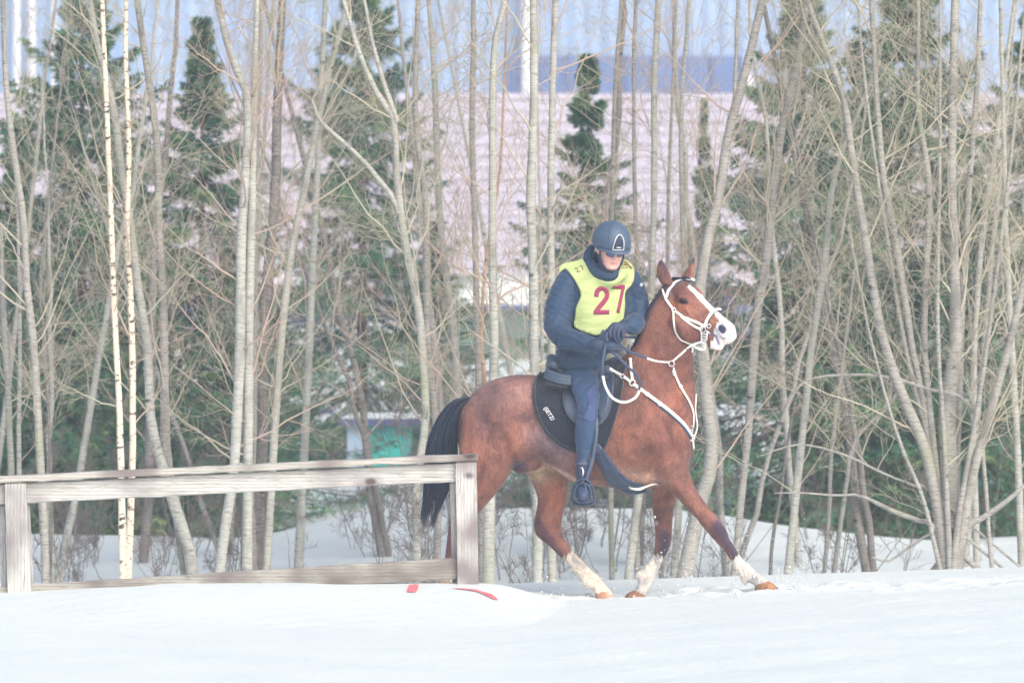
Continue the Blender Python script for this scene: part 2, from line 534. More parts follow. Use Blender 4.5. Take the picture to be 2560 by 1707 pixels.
# ------------------------------------------------------------------ terrain
def sstep(a, b, x):
    t = np.clip((x-a)/(b-a), 0, 1); return t*t*(3-2*t)
def hnoise(x, y, f, s):
    return (np.sin(x*f+s)*np.cos(y*f*1.3+s*2.1)+np.sin(x*f*2.3+y*f*1.7+s*3.3)*.5+np.sin(-x*f*3.9+y*f*4.6+s)*.25)/1.75
def ground(x, Y):
    x = np.asarray(x, float); Y = np.asarray(Y, float)
    base = .018+.032*np.clip(x, 0, 6)
    # bank in front of and under the fence
    z1 = np.interp(x, [-8, -3.5, -2.3, -1.6, -.3, .1], [.07, .095, .155, .165, .15, .13])
    mound = (z1-.0)*np.exp(-np.clip(28.95-Y, 0, 99)**2/2.2)*np.exp(-np.clip(Y-29.15, 0, 99)**2/.12)*(1-sstep(-.2, .55, x))
    base = np.maximum(base, mound) + .25*np.minimum(base, mound)*0
    base = base + .012*hnoise(x, Y, 1.1, 1.0)*(1-sstep(30.6, 31.4, Y))+.008*hnoise(x, Y, 3.7, 2.0)*(1-sstep(30.6, 31.4, Y))
    base = base - .06*np.exp(-((x-.75)/.5)**2-((Y-29.95)/.45)**2)
    base = base + .012*hnoise(x, Y, 13, .3)*np.exp(-((x-1.1)/1.2)**2-((Y-29.9)/.55)**2)
    for hx, hy_, hr, hd in ((.35,29.6,.075,.05),(.62,30.15,.08,.05),(.95,29.7,.07,.04),(1.25,30.2,.08,.05),(1.62,29.75,.075,.035),(1.35,29.5,.06,.03),(2.05,29.6,.08,.045),(2.3,30.1,.08,.05),(2.75,29.7,.075,.045),(3.05,30.15,.08,.05),(3.4,29.65,.07,.04),(.1,30.2,.08,.04),(.78,29.35,.06,.03),(2.5,29.35,.06,.03)):
        q_ = ((x-hx)/hr)**2+((Y-hy_)/(hr*1.3))**2
        base = base - hd*np.exp(-q_*q_) + hd*.35*np.exp(-(np.sqrt(q_)-1.7)**2*4)
    base = base + .016*hnoise(x, Y, 19, 1.3)*np.exp(-((Y-29.8)/.6)**2)*sstep(-.2, .4, x)
    drop = sstep(31.6, 33.6, Y)
    far = np.interp(Y, [33, 36, 40, 43.5, 45, 47, 52, 56, 60, 70, 80, 100, 130, 400, 2000], [-.45, -.36, -.28, -.20, -.26, -.40, -.1, .2, .6, 1.35, 1.95, 2.3, 2.5, 3, 8])
    far = far+.31*sstep(-2.9, -1.2, x/(Y/45+.001))*(1-sstep(1.2, 4.4, x/(Y/45+.001)))*sstep(38, 43.5, Y)*(1-sstep(50, 62, Y))
    far = far+.05*hnoise(x, Y, .5, 4)*sstep(34, 38, Y)+.02*hnoise(x, Y, 1.7, 2)
    return base*(1-drop)+far*drop
Ys = np.concatenate([np.linspace(4, 22, 30, endpoint=False), np.linspace(22, 28, 110, endpoint=False), np.linspace(28, 32, 170, endpoint=False),
                     np.linspace(32, 48, 140, endpoint=False), np.linspace(48, 130, 80, endpoint=False), np.geomspace(130, 1800, 30)])
nx = 520
tt = np.linspace(-1, 1, nx); tt = np.sign(tt)*(.55*abs(tt)+.45*abs(tt)**3)
GX = tt[None, :]*(7+Ys[:, None]*.30)
GY = np.repeat(Ys[:, None], nx, 1)
V = np.stack([GX, GY, ground(GX, GY)], -1).reshape(-1, 3)
ii = np.arange(len(Ys)-1)[:, None]*nx+np.arange(nx-1)[None, :]
Q = np.stack([ii, ii+1, ii+nx+1, ii+nx], -1).reshape(-1, 4)
g = link('snow_ground', quad_mesh('snow_ground', V, Q), M['snow'])
tag(g, 'wide white snow field under the horse and the trees', 'snow', kind='structure')
# ------------------------------------------------------------------ horse
def yc(px): return 30.03-(px-1440)/368*.14
body = MB()
tr = [((1163,1005),(1149,1125),.08),((1195,968),(1160,1185),.20),((1240,946),(1215,1200),.265),((1285,937),(1285,1172),.285),((1335,937),(1335,1145),.28),
      ((1390,946),(1385,1172),.29),((1440,952),(1430,1203),.30),((1490,948),(1480,1213),.30),((1540,925),(1545,1220),.28),((1585,900),(1605,1222),.26),
      ((1630,925),(1660,1212),.24),((1675,955),(1705,1195),.21),((1710,1000),(1720,1175),.16),((1724,1050),(1726,1150),.10)]
loft(body, [fb(a, b_, yc((a[0]+b_[0])/2), w) for a, b_, w in tr], 36, 4, 2.25, .5)
nk = [((1530,915),(1715,1160),.17),((1560,888),(1738,1050),.155),((1588,860),(1738,955),.12),((1603,820),(1733,890),.10),((1620,778),(1724,855),.085),((1640,741),(1716,835),.08),((1664,713),(1712,800),.075)]
loft(body, [fb(a, b_, yc(1650)-i*.006, w, (-.06*i, -1, 0)) for i, (a, b_, w) in enumerate(nk)], 28, 4, 2.1, .4)
hy = 22
LAT = (-math.sin(R(hy)), -math.cos(R(hy)), 0)
def hyc(px): return 29.93-(px-1690)/150*.20
hd = [((1683,694),(1664,775),.055),((1704,696),(1684,825),.075),((1722,709),(1702,850),.095),((1744,730),(1719,858),.094),((1767,753),(1736,856),.074),
      ((1789,774),(1752,853),.058),((1809,791),(1768,858),.052),((1827,805),(1781,869),.056),((1837,818),(1796,868),.055),((1840,836),(1815,861),.038)]
loft(body, [fb(a, b_, hyc((a[0]+b_[0])/2), w, LAT) for a, b_, w in hd], 28, 4, 2.3, .6)
# cheek, brow, eye sockets, nostril rims, lips, chin
def ball(mb, c, r, k=12):
    c = Vector(c); limb(mb, [c-Vector((r*.5,0,0)), c, c+Vector((r*.5,0,0))], [r*.85, r, r*.85], k)
limb(body, [P(1690,800,29.855), P(1712,820,29.83)], [.055,.06])
limb(body, [P(1700,741,29.828), P(1716,747,29.81)], [.024,.02])
limb(body, [P(1738,726,29.97), P(1752,740,29.94)], [.028,.026])
limb(body, [P(1797,815,29.70), P(1810,838,29.69)], [.028,.024])
limb(body, [P(1778,862,29.78), P(1800,866,29.75)], [.03,.028])
# ears: two tapering leaf shapes
def ear(pts, Y, tw):
    secs = []
    for (x, y, h, d) in pts:
        secs.append((P(x, y, Y), Vector((h/368, -tw*h/368, 0)), Vector((tw*d, d, 0))))
    loft(body, secs, 16, 4, 2.0, .3)
ear([(1668,712,14,.028),(1661,693,17,.026),(1655,672,14,.018),(1653,657,8,.011),(1653,648,2.5,.005)], 29.88, .3)
ear([(1714,705,14,.028),(1720,688,14,.024),(1728,668,9,.016),(1733,653,5,.009),(1736,641,2,.005)], 29.99, -.3)
# legs
yn, yf = -.15, .14
nf = [((1720,1110),(1630,1165),.105),((1722,1165),(1648,1200),.095),((1738,1218),(1686,1238),.075),((1769,1263),(1721,1277),.058),((1796,1297),(1752,1311),.050),((1815,1322),(1771,1333),.045),
      ((1824,1346),(1789,1354),.042),((1838,1368),(1811,1377),.032),((1852,1391),(1827,1403),.028),((1873,1410),(1842,1429),.030),((1893,1430),(1857,1452),.036),((1910,1444),(1876,1457),.030),
      ((1922,1451),(1886,1463),.040),((1936,1460),(1886,1473),.046),((1948,1470),(1888,1482),.050)]
ff = [((1722,1170),(1640,1180),.08),((1705,1215),(1630,1218),.07),((1691,1249),(1630,1246),.057),((1684,1282),(1632,1282),.052),((1680,1324),(1637,1324),.046),((1678,1356),(1637,1360),.044),
      ((1668,1381),(1635,1380),.035),((1655,1404),(1623,1398),.030),((1648,1425),(1610,1418),.030),((1637,1448),(1594,1438),.036),((1628,1465),(1594,1455),.030),((1616,1482),(1586,1473),.036),
      ((1610,1496),(1572,1480),.042),((1596,1503),(1560,1490),.042)]
fh = [((1425,1110),(1300,1110),.12),((1421,1150),(1302,1158),.11),((1419,1202),(1326,1200),.085),((1418,1239),(1343,1243),.065),((1409,1282),(1340,1278),.052),((1404,1312),(1334,1307),.046),
      ((1406,1334),(1340,1337),.044),((1422,1362),(1368,1360),.037),((1440,1384),(1394,1385),.032),((1456,1400),(1415,1404),.030),((1476,1421),(1436,1431),.030),((1498,1440),(1459,1461),.036),
      ((1514,1460),(1482,1474),.030),((1527,1475),(1486,1484),.038),((1537,1492),(1487,1495),.048),((1541,1501),(1487,1502),.050)]
nh = [((1275,1010),(1175,1000),.07),((1288,1060),(1156,1040),.105),((1290,1130),(1147,1120),.12),((1276,1180),(1148,1180),.10),((1246,1226),(1142,1222),.08),((1200,1280),(1128,1270),.055),((1170,1315),(1123,1305),.046),((1155,1345),(1118,1342),.042),
      ((1146,1390),(1113,1385),.032),((1141,1420),(1108,1415),.034),((1132,1446),(1101,1440),.034),((1136,1462),(1094,1455),.045)]
for L, yo in ((nf, yn), (ff, yf), (fh, yf), (nh, yn)):
    secs = []
    for i, (a, b_, w) in enumerate(L):
        t = min(1, i/3)
        secs.append(fb(a, b_, yc(min((a[0]+b_[0])/2, 1740))+yo*(.75+.25*t), w))
    loft(body, secs, 20, 4, 2.2, .35)
# fetlock tufts
limb(body, [P(1858,1449,29.76), P(1864,1462,29.77)], [.018,.008], 8)
limb(body, [P(1600,1432,30.10), P(1589,1441,30.10)], [.02,.01], 8)
limb(body, [P(1462,1458,30.15), P(1468,1471,30.15)], [.018,.008], 8)
# sheath, shoulder and stifle bulges
limb(body, [P(1300,1160,30.05), P(1340,1160,30.05)], [.07,.05])
limb(body, [P(1690,1030,29.83), P(1640,1110,29.80)], [.10,.10])
limb(body, [P(1262,1135,29.93), P(1240,1175,29.94)], [.08,.07])
hm = remesh(body, .0085, 5, .5)
bm = bmesh.new(); bm.from_mesh(hm)
V = coords(hm); px, py = proj(V)
msk = ((px < 1345) & (py < 1165)) | ((px > 1560) & (px < 1722) & (py > 930) & (py < 1165))
bm.verts.ensure_lookup_table(); sel = [bm.verts[i] for i in np.nonzero(msk)[0]]
for _ in range(28): bmesh.ops.smooth_vert(bm, verts=sel, factor=.5, use_axis_x=True, use_axis_y=True, use_axis_z=True)
bm.to_mesh(hm); bm.free()
V = coords(hm); px, py = proj(V); yy = V[:, 1]

# nostril hollow, mouth line
def seg_d(x0, y0, x1, y1):
    dx, dy = x1-x0, y1-y0; t = np.clip(((px-x0)*dx+(py-y0)*dy)/(dx*dx+dy*dy), 0, 1)
    return np.hypot(px-x0-t*dx, py-y0-t*dy)
headnear = (yy < hyc(px)) & (px > 1640) & (py < 890)
ca, sa = math.cos(R(62)), math.sin(R(62))
u = ((px-1805)*ca+(py-823)*sa)/12; w_ = (-(px-1805)*sa+(py-823)*ca)/8.5
nost = np.exp(-(u*u+w_*w_)**2)*headnear
V[:, 1] += nost*.022
mseg = np.minimum(seg_d(1776, 831, 1790, 841), seg_d(1790, 841, 1797, 861))
mouth = np.exp(-(mseg/3.0)**2)*headnear
V[:, 1] += mouth*.008
orb = np.exp(-(((px-1708)/10)**2+((py-753)/7)**2)**2)*headnear
V[:, 1] += orb*.010
hm.vertices.foreach_set('co', V.astype(np.float32).ravel())

near_ = (yy < yc(1440)+.02).astype(float)
nrm = np.empty(len(V)*3, np.float32); hm.vertex_normals.foreach_get('vector', nrm); nrm = nrm.reshape(-1, 3)
dsp = np.zeros(len(V))
for (x0_, y0_, x1_, y1_, w_, am) in ((1575,940,1665,1075,13,-.010),(1665,1075,1700,1150,11,-.008),(1600,1010,1650,1120,26,.010),(1285,1000,1325,1105,22,-.012),(1262,1060,1292,1150,12,.010),
    (1225,1060,1190,1220,9,-.009),(1175,1060,1160,1180,9,-.006),(1180,985,1230,960,14,.007),(1640,1190,1700,1130,9,-.008),(1650,1130,1690,1200,18,.010),(1690,1230,1745,1300,5,-.006),(1735,1240,1790,1305,6,.005),
    (1646,845,1600,940,10,-.008),(1700,905,1688,1010,8,-.006),(1668,880,1640,980,18,.007),(1655,1250,1662,1330,6,.006),(1640,1250,1646,1330,4,-.004),(1375,1235,1352,1300,7,.006),(1385,1250,1375,1330,5,-.004),
    (1715,775,1742,806,3,.006),(1735,770,1765,800,4,-.004),(1700,846,1684,805,5,-.006),(1345,1140,1440,1190,6,.006),(1490,1130,1560,1190,40,.006)):
    dsp += am*np.exp(-(seg_d(x0_, y0_, x1_, y1_)/w_)**2)
V2 = V+nrm*(dsp*((near_ > 0) | ((py > 1225) & (px < 1700))))[:, None]
hm.vertices.foreach_set('co', V2.astype(np.float32).ravel())
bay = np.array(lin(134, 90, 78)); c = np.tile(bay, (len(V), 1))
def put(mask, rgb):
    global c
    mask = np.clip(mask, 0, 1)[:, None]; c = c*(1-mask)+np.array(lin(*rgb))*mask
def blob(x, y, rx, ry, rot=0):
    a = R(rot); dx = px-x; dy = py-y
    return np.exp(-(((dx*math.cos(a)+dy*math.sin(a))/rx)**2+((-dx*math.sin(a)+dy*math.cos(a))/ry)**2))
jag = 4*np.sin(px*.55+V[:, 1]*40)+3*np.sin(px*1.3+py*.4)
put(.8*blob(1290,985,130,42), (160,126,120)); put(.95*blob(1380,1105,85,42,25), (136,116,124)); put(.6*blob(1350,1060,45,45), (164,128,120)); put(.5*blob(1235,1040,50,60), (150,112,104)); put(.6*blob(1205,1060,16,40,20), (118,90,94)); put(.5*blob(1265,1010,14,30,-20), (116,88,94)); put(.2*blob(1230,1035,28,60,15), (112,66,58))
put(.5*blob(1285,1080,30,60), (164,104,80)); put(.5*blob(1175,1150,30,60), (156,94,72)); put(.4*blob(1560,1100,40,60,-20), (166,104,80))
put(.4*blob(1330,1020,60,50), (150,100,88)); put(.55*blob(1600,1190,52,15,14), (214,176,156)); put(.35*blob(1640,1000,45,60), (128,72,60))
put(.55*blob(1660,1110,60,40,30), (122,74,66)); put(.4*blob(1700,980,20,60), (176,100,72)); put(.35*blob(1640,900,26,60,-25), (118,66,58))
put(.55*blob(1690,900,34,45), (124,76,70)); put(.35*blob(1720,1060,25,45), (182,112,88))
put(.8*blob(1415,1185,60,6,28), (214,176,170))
inner = (yy > 30.02)
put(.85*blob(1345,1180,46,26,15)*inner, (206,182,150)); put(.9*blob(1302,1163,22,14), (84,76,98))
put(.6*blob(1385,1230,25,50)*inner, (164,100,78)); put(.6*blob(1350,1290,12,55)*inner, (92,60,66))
# head
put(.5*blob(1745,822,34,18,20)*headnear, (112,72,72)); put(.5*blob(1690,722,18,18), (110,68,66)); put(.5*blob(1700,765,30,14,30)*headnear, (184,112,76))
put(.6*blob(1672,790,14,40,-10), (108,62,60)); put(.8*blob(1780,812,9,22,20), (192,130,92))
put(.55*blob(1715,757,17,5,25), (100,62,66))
bz = np.minimum(np.minimum(seg_d(1724,717,1748,740)/4.5, seg_d(1748,740,1776,768)/6), np.minimum(seg_d(1778,770,1806,787)/7.5, seg_d(1806,787,1822,800)/14))
put(np.clip((1.25+.03*jag-bz)/.4, 0, 1), (250,246,244))
mz = (((px-1792)*.80+(py-785)*.60+jag*.6 > 14)) & (px > 1785) & (py < 895) & (py > 775)
put(mz*1.0, (252,244,242)); put(.45*blob(1824,832,14,20)*mz, (250,214,206))
chin = (px > 1776) & (py > 853) & (py < 885) & (px < 1840); put(chin*1.0, (246,236,232))
put(np.clip(nost*1.7, 0, 1), (40,50,84)); put(np.clip(1.5*np.exp(-(mseg/3.0)**2)*headnear, 0, 1), (116,114,132))
# ears
earm = (py < 700) & (px > 1640) & (px < 1745)
put(.7*blob(1662,672,8,24,-14)*earm, (66,58,76)); put((py < 663)*.8*(px < 1670), (70,60,76)); put((py < 660)*(px > 1720)*.7, (72,54,66))
put(.5*blob(1731,680,4,20,10)*earm, (214,150,120))
# crest of the neck
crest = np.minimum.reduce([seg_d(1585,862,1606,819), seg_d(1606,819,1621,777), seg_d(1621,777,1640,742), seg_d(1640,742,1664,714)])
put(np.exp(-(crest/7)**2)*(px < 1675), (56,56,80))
# near fore
t = (px-1790)*.61+(py-1310)*.79; lowleg = (px > 1740) & (py > 1270)
put(np.exp(-(seg_d(1796,1316,1845,1388)/19)**4)*lowleg*.9, (58,52,74))
put((t+jag*.8 > 96)*lowleg*1.0, (226,218,206))
put(lowleg*((py > 1462.5-(px-1886)*.31) & (px > 1884))*1.0, (176,130,94))
put(lowleg*np.exp(-((px-1945)**2+(py-1470)**2)/40)*.9, (92,96,112)); put(lowleg*blob(1915,1468,5,4)*.8, (120,80,60))
# far fore
fl = (px > 1550) & (px < 1700) & (py > 1250) & (yy > 29.9)
put(np.exp(-(seg_d(1662,1340,1662,1385)/17)**4)*fl*.9, (62,54,76))
put((py+jag+(1650-px)*.4 > 1390)*fl*1.0, (226,218,206))
hf = fl*((px-1586)*.42+(1474-py)*-1 > 0)*(px-1612 < (py-1482)*.2)*((py-1474) > (px-1584)*.45)
put(hf*1.0, (170,124,92)); put(hf*(px < 1572)*.6, (70,66,76))
# far hind
t = (px-1400)*.63+(py-1340)*.775; bl = (px > 1325) & (px < 1550) & (py > 1290)
put(np.exp(-(seg_d(1345,1310,1400,1390)/13)**4)*bl*.8, (88,62,74))
put((t+jag > 48)*bl*1.0, (218,208,192)); put(.5*blob(1450,1400,25,18,45)*bl, (204,190,176))
put(bl*(py > 1483.5-(px-1487)*.22)*(px > 1480)*1.0, (180,138,112)); put(bl*blob(1532,1480,12,8)*.8, (222,214,216))
# near hind
nl = (px < 1175) & (py > 1285)
put(nl*np.clip((py-1285)/20, 0, 1)*.7, (96,60,62)); put(nl*(py > 1412)*1.0, (232,222,204)); put(nl*(py > 1449)*1.0, (210,180,140))
put(.9*np.exp(-(((px-1640)/5)**2+((py-1307)/6)**2)**2)*fl, (190,180,182))
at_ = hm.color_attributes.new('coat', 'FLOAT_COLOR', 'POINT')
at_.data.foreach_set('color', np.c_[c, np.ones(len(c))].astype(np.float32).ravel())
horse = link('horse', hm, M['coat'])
tag(horse, 'bay horse with white blaze and white stockings trotting across the snow under its rider', 'horse')
HB = bvh_of(horse)
# eye
h = hit(HB, 1707, 752)
mb = MB(); ec = h[0]+Vector((0, .007, 0))
bm = bmesh.new(); bmesh.ops.create_uvsphere(bm, u_segments=20, v_segments=12, radius=.0165)
for v_ in bm.verts: v_.co = Vector((v_.co.x*1.2, v_.co.y, v_.co.z*.8))+ec
me = bpy.data.meshes.new('eye'); bm.to_mesh(me); bm.free()
link('eye', me, M['eye'], horse)
mb = MB()
ribbon(mb, [(1698,752),(1702,747),(1709,746),(1716,750),(1720,756)], .006, HB, .004, .006, 3)
ribbon(mb, [(1698,754),(1705,759),(1713,759),(1720,757)], .005, HB, .002, .005, 3)
mb.build('eyelid', plain('dark_eyelid', lin(70, 52, 62), bmp=0), horse)

# hair: many tapering strands in one mesh
def strands(curves, r0, k=3):
    vs = []; fs = []; base = 0
    for C, r in zip(curves, r0):
        C = np.array(C); n = len(C)
        t = np.gradient(C, axis=0); t /= np.linalg.norm(t, axis=1)[:, None]+1e-9
        s = np.cross(t, [0, 1, .01]); s /= np.linalg.norm(s, axis=1)[:, None]+1e-9; u = np.cross(s, t)
        rad = r*np.interp(np.linspace(0, 1, n), [0, .6, 1], [1, .9, .12])[:, None]
        for j in range(k):
            q = 2*math.pi*j/k; vs.append(C+s*rad*math.cos(q)+u*rad*math.sin(q))
        for i in range(n-1):
            for j in range(k):
                fs.append((base+j*n+i, base+((j+1) % k)*n+i, base+((j+1) % k)*n+i+1, base+j*n+i+1))
        base += k*n
    return quad_mesh('hair', np.concatenate(vs), np.array(fs))
# tail
Lf = [(1178,992),(1140,998),(1110,1022),(1085,1062),(1068,1112),(1062,1165),(1060,1220),(1055,1268),(1050,1312)]
Rt = [(1170,1002),(1158,1022),(1148,1060),(1142,1100),(1142,1140),(1133,1185),(1120,1225),(1100,1272),(1083,1326)]
Lf = np.array(catmull(Lf, 4)); Rt = np.array(catmull(Rt, 4))
cv = []; rr = []
for i in range(420):
    a = rng.random(); a = .5+.5*np.sign(a-.5)*abs(2*a-1)**.8
    end = int(len(Lf)*(rng.uniform(.5, .95) if rng.random() < .45 else 1-.25*rng.random()**1.5))
    dep = rng.normal(0, .035)*math.sqrt(max(.1, 1-(2*a-1)**2))
    C = []
    ph = rng.uniform(0, 6)
    for k in range(end):
        s = k/(len(Lf)-1)
        aa = np.clip(a+.05*math.sin(s*9+ph)*s, -.03, 1.03)
        q = Lf[k]*(1-aa)+Rt[k]*aa
        C.append(P(q[0], q[1], 30.12+dep*(.4+s)+.02*s))
    C.append(C[-1]+(C[-1]-C[-2])*rng.uniform(.1, 1.0)+Vector((rng.normal(0, .012), 0, 0)))
    cv.append(C); rr.append(rng.uniform(.003, .0065))
for i in range(60):   # fly-away ends
    k0 = rng.integers(14, 26); a = rng.random(); q = Lf[k0]*(1-a)+Rt[k0]*a
    e = q+np.array([rng.normal(-12, 10), rng.uniform(50, 110)]); m_ = (q+e)/2+np.array([rng.normal(0, 5), 0])
    cv.append([P(*p, 30.1+rng.normal(0, .03)) for p in catmull([q, m_, e], 4)]); rr.append(.002)
link('tail', strands(cv, rr), M['tail_hair'], horse)
# mane on the crest, falling to the far side, and a short forelock
cv = []; rr = []
cr = np.array(catmull([(1572,884),(1590,855),(1604,819),(1621,776),(1640,742),(1662,713),(1680,697)], 8))
for i in range(420):
    q = cr[rng.integers(0, len(cr)-1)]+rng.normal(0, 1.2, 2)
    Y0 = 29.96
    st = P(q[0]+3, q[1]+3, Y0); far = rng.random() < .8
    s = 1 if far else -1
    up = P(q[0]-.5, q[1]-.5, Y0+.02*s); dn = P(q[0]-rng.uniform(2, 9), q[1]+rng.uniform(8, 24), Y0+s*rng.uniform(.05, .09))
    cv.append(catmull([st, up, dn] if far else [st, up, P(q[0]+rng.uniform(-2, 4), q[1]+rng.uniform(2, 7), Y0-.07)], 3)); rr.append(.0035)
for i in range(60):
    x = rng.uniform(1676, 1716)
    cv.append(catmull([P(x, 698, 29.93), P(x+6, 694+rng.uniform(-1, 1), 29.91), P(x+rng.uniform(10, 22), 697+rng.uniform(-2, 3), 29.88)], 3)); rr.append(.003)
link('mane', strands(cv, rr), M['tail_hair'], horse)

# ------------------------------------------------------------------ saddle pad and saddle
pad_poly = [(1372,925),(1352,935),(1341,952),(1335,972),(1335,992),(1339,1015),(1347,1040),(1358,1062),(1372,1083),(1388,1098),(1405,1111),(1425,1121),(1450,1128),(1480,1130),
            (1505,1124),(1515,1105),(1527,1075),(1538,1040),(1547,1010),(1556,965),(1563,925),(1566,905),(1540,896),(1500,905),(1440,925)]
mb = MB()
vs, fs = patch(smooth_poly(pad_poly, 2), HB, .014, .012, 7); mb.add(vs, fs)
vs, fs = patch(pad_poly, HB, .014, .012, 14, back=True); mb.add(vs, fs)
# edge binding
ribbon(mb, pad_poly[1:-3], .018, HB, .012, .012, 6)
pad = mb.build('saddle_pad', M['fleece']); clean(pad.data)
tag(pad, 'dark navy fleece saddle pad with small white lettering on the horse back', 'saddle pad')
PB = bvh_of(horse, pad)
# lettering on the pad
def text_on(txt, x0, y0, ux, uy, size, bvh, off, mat, name, parent, shear=0, bold=.02):
    cu = bpy.data.curves.new('t', 'FONT'); cu.body = txt; cu.size = 1; cu.offset = bold; cu.shear = shear
    cu.resolution_u = 3
    o = bpy.data.objects.new('t', cu); COL.objects.link(o)
    dg = bpy.context.evaluated_depsgraph_get(); dg.update()
    me = bpy.data.meshes.new_from_object(o.evaluated_get(dg)); bpy.data.objects.remove(o)
    mb = MB(); k = len(me.vertices); vs = []; bk = []
    for v_ in me.vertices:
        x = x0+(v_.co.x*ux-v_.co.y*uy*-1*-1)*size if False else x0+(v_.co.x*ux+v_.co.y*uy)*size
        y = y0+(v_.co.x*uy-v_.co.y*ux)*size
        h = hit(bvh, x, y)
        p, n = h if h else (P(x, y, 29.7), Vector((0, -1, 0)))
        vs.append(p+n*off); bk.append(p+n*(off-.003))
    mb.add(vs, [tuple(p.vertices) for p in me.polygons])
    mb.add(bk, [tuple(reversed(p.vertices)) for p in me.polygons])
    return mb.build(name, mat, parent, False)
a = R(56)
text_on('(SETZ/', 1359, 1021, math.cos(a), math.sin(a), 13.5, PB, .012, M['white'], 'lettering', pad)

saddle = empty('saddle', P(1460, 960, 30.03))
tag(saddle, 'dark grey leather saddle strapped over the fleece pad under the rider', 'saddle')
mb = MB()
secs = []
for x, top, bot, w in ((1374,898,940,.12),(1392,892,948,.17),(1420,900,955,.19),(1455,917,955,.17),(1490,915,950,.14),(1520,898,948,.11),(1540,890,935,.07)):
    secs.append(fb((x, top), (x+2, bot), yc(x), w))
loft(mb, secs, 24, 4, 2.4, .5)
limb(mb, [P(1384,912,29.88), P(1379,897,30.03), P(1384,912,30.18)], [.034,.038,.034])
seat = link('seat', remesh(mb, .01, 4), M['leather_grey'], saddle)
mb = MB()
SBx = bvh_of(horse, pad, seat)
for k, (yy0, mt) in enumerate(((0, 0), (9, 0), (17, 0))):
    limb(mb, [P(1366-2*k,924+yy0,29.80), P(1378-k,932+yy0,29.765), P(1400,939+yy0,29.74), P(1424,942+yy0,29.73)], [.012,.016,.016,.014], 10)
link('gel_pad', remesh(mb, .005, 2), M['leather_grey'], saddle)
mb = MB()
for i in range(22):
    t = i/21; x = 1364+t*54; y = 953+10*math.sin(t*1.6)
    q = P(x, y+4, 29.725); mb.box(q-Vector((.0035,.004,.007)), q+Vector((.0035,.03,.007)))
mb.build('pad_ribbing', M['fleece'], saddle)
flap = [(1413,965),(1410,985),(1409,1005),(1413,1022),(1421,1039),(1433,1053),(1450,1062),(1475,1066),(1498,1061),(1513,1048),(1523,1030),(1529,1005),(1533,975),(1535,950),(1530,925),(1516,912),(1470,925),(1430,945)]
mb = MB(); vs, fs = patch(smooth_poly(flap, 2), PB, .024, .008, 7); mb.add(vs, fs)
ribbon(mb, flap[1:-3], .008, PB, .024, .006, 5)
vs, fs = patch(flap, PB, .024, .008, 14, back=True); mb.add(vs, fs)
fl_ = mb.build('flap', M['leather_grey'], saddle); clean(fl_.data)
kr = [(1497,935),(1493,975),(1494,1015),(1499,1050),(1512,1036),(1521,1012),(1525,975),(1527,945),(1518,922),(1505,920)]
mb = MB(); vs, fs = patch(smooth_poly(kr), PB, .040, .012, 6); mb.add(vs, fs)
kn = mb.build('knee_roll', M['leather'], saddle); clean(kn.data)
gp = [(1488,1105),(1486,1128),(1492,1150),(1503,1172),(1512,1195),(1524,1216),(1545,1221),(1575,1226),(1600,1224),(1610,1213),(1590,1207),(1568,1198),(1550,1180),(1537,1163),(1525,1145),(1512,1128),(1500,1112)]
mb = MB(); vs, fs = patch(gp, PB, .010, .010, 6); mb.add(vs, fs)
ribbon(mb, [(1508,1128),(1520,1147),(1535,1170),(1552,1192),(1575,1208),(1602,1214)], .006, PB, .016, .006, 5)
ribbon(mb, [(1496,1125),(1505,1150),(1520,1180),(1538,1203),(1562,1216),(1590,1220)], .006, PB, .016, .006, 5)
limb(mb, [P(1555,1222,29.95), P(1580,1229,30.0), P(1610,1226,30.05)], [.012,.022,.016])
gi = mb.build('girth', M['leather'], saddle); clean(gi.data)
mb = MB()
ribbon(mb, [(1572,1217,29.86),(1590,1222,29.84),(1612,1217,29.84),(1630,1211,29.85),(1645,1209,29.87)], .012)
ribbon(mb, [(1575,1222,29.86),(1598,1225,29.84),(1612,1219,29.84)], .006)
mb.build('girth_strap', M['strap'], saddle)
mb = MB()
ribbon(mb, [(1490,1040,29.585),(1491,1080,29.56),(1486,1120,29.55),(1478,1160,29.545),(1470,1185,29.54),(1464,1202,29.535)], .028, th=.004)
mb.build('stirrup_leather', M['leather'], saddle)
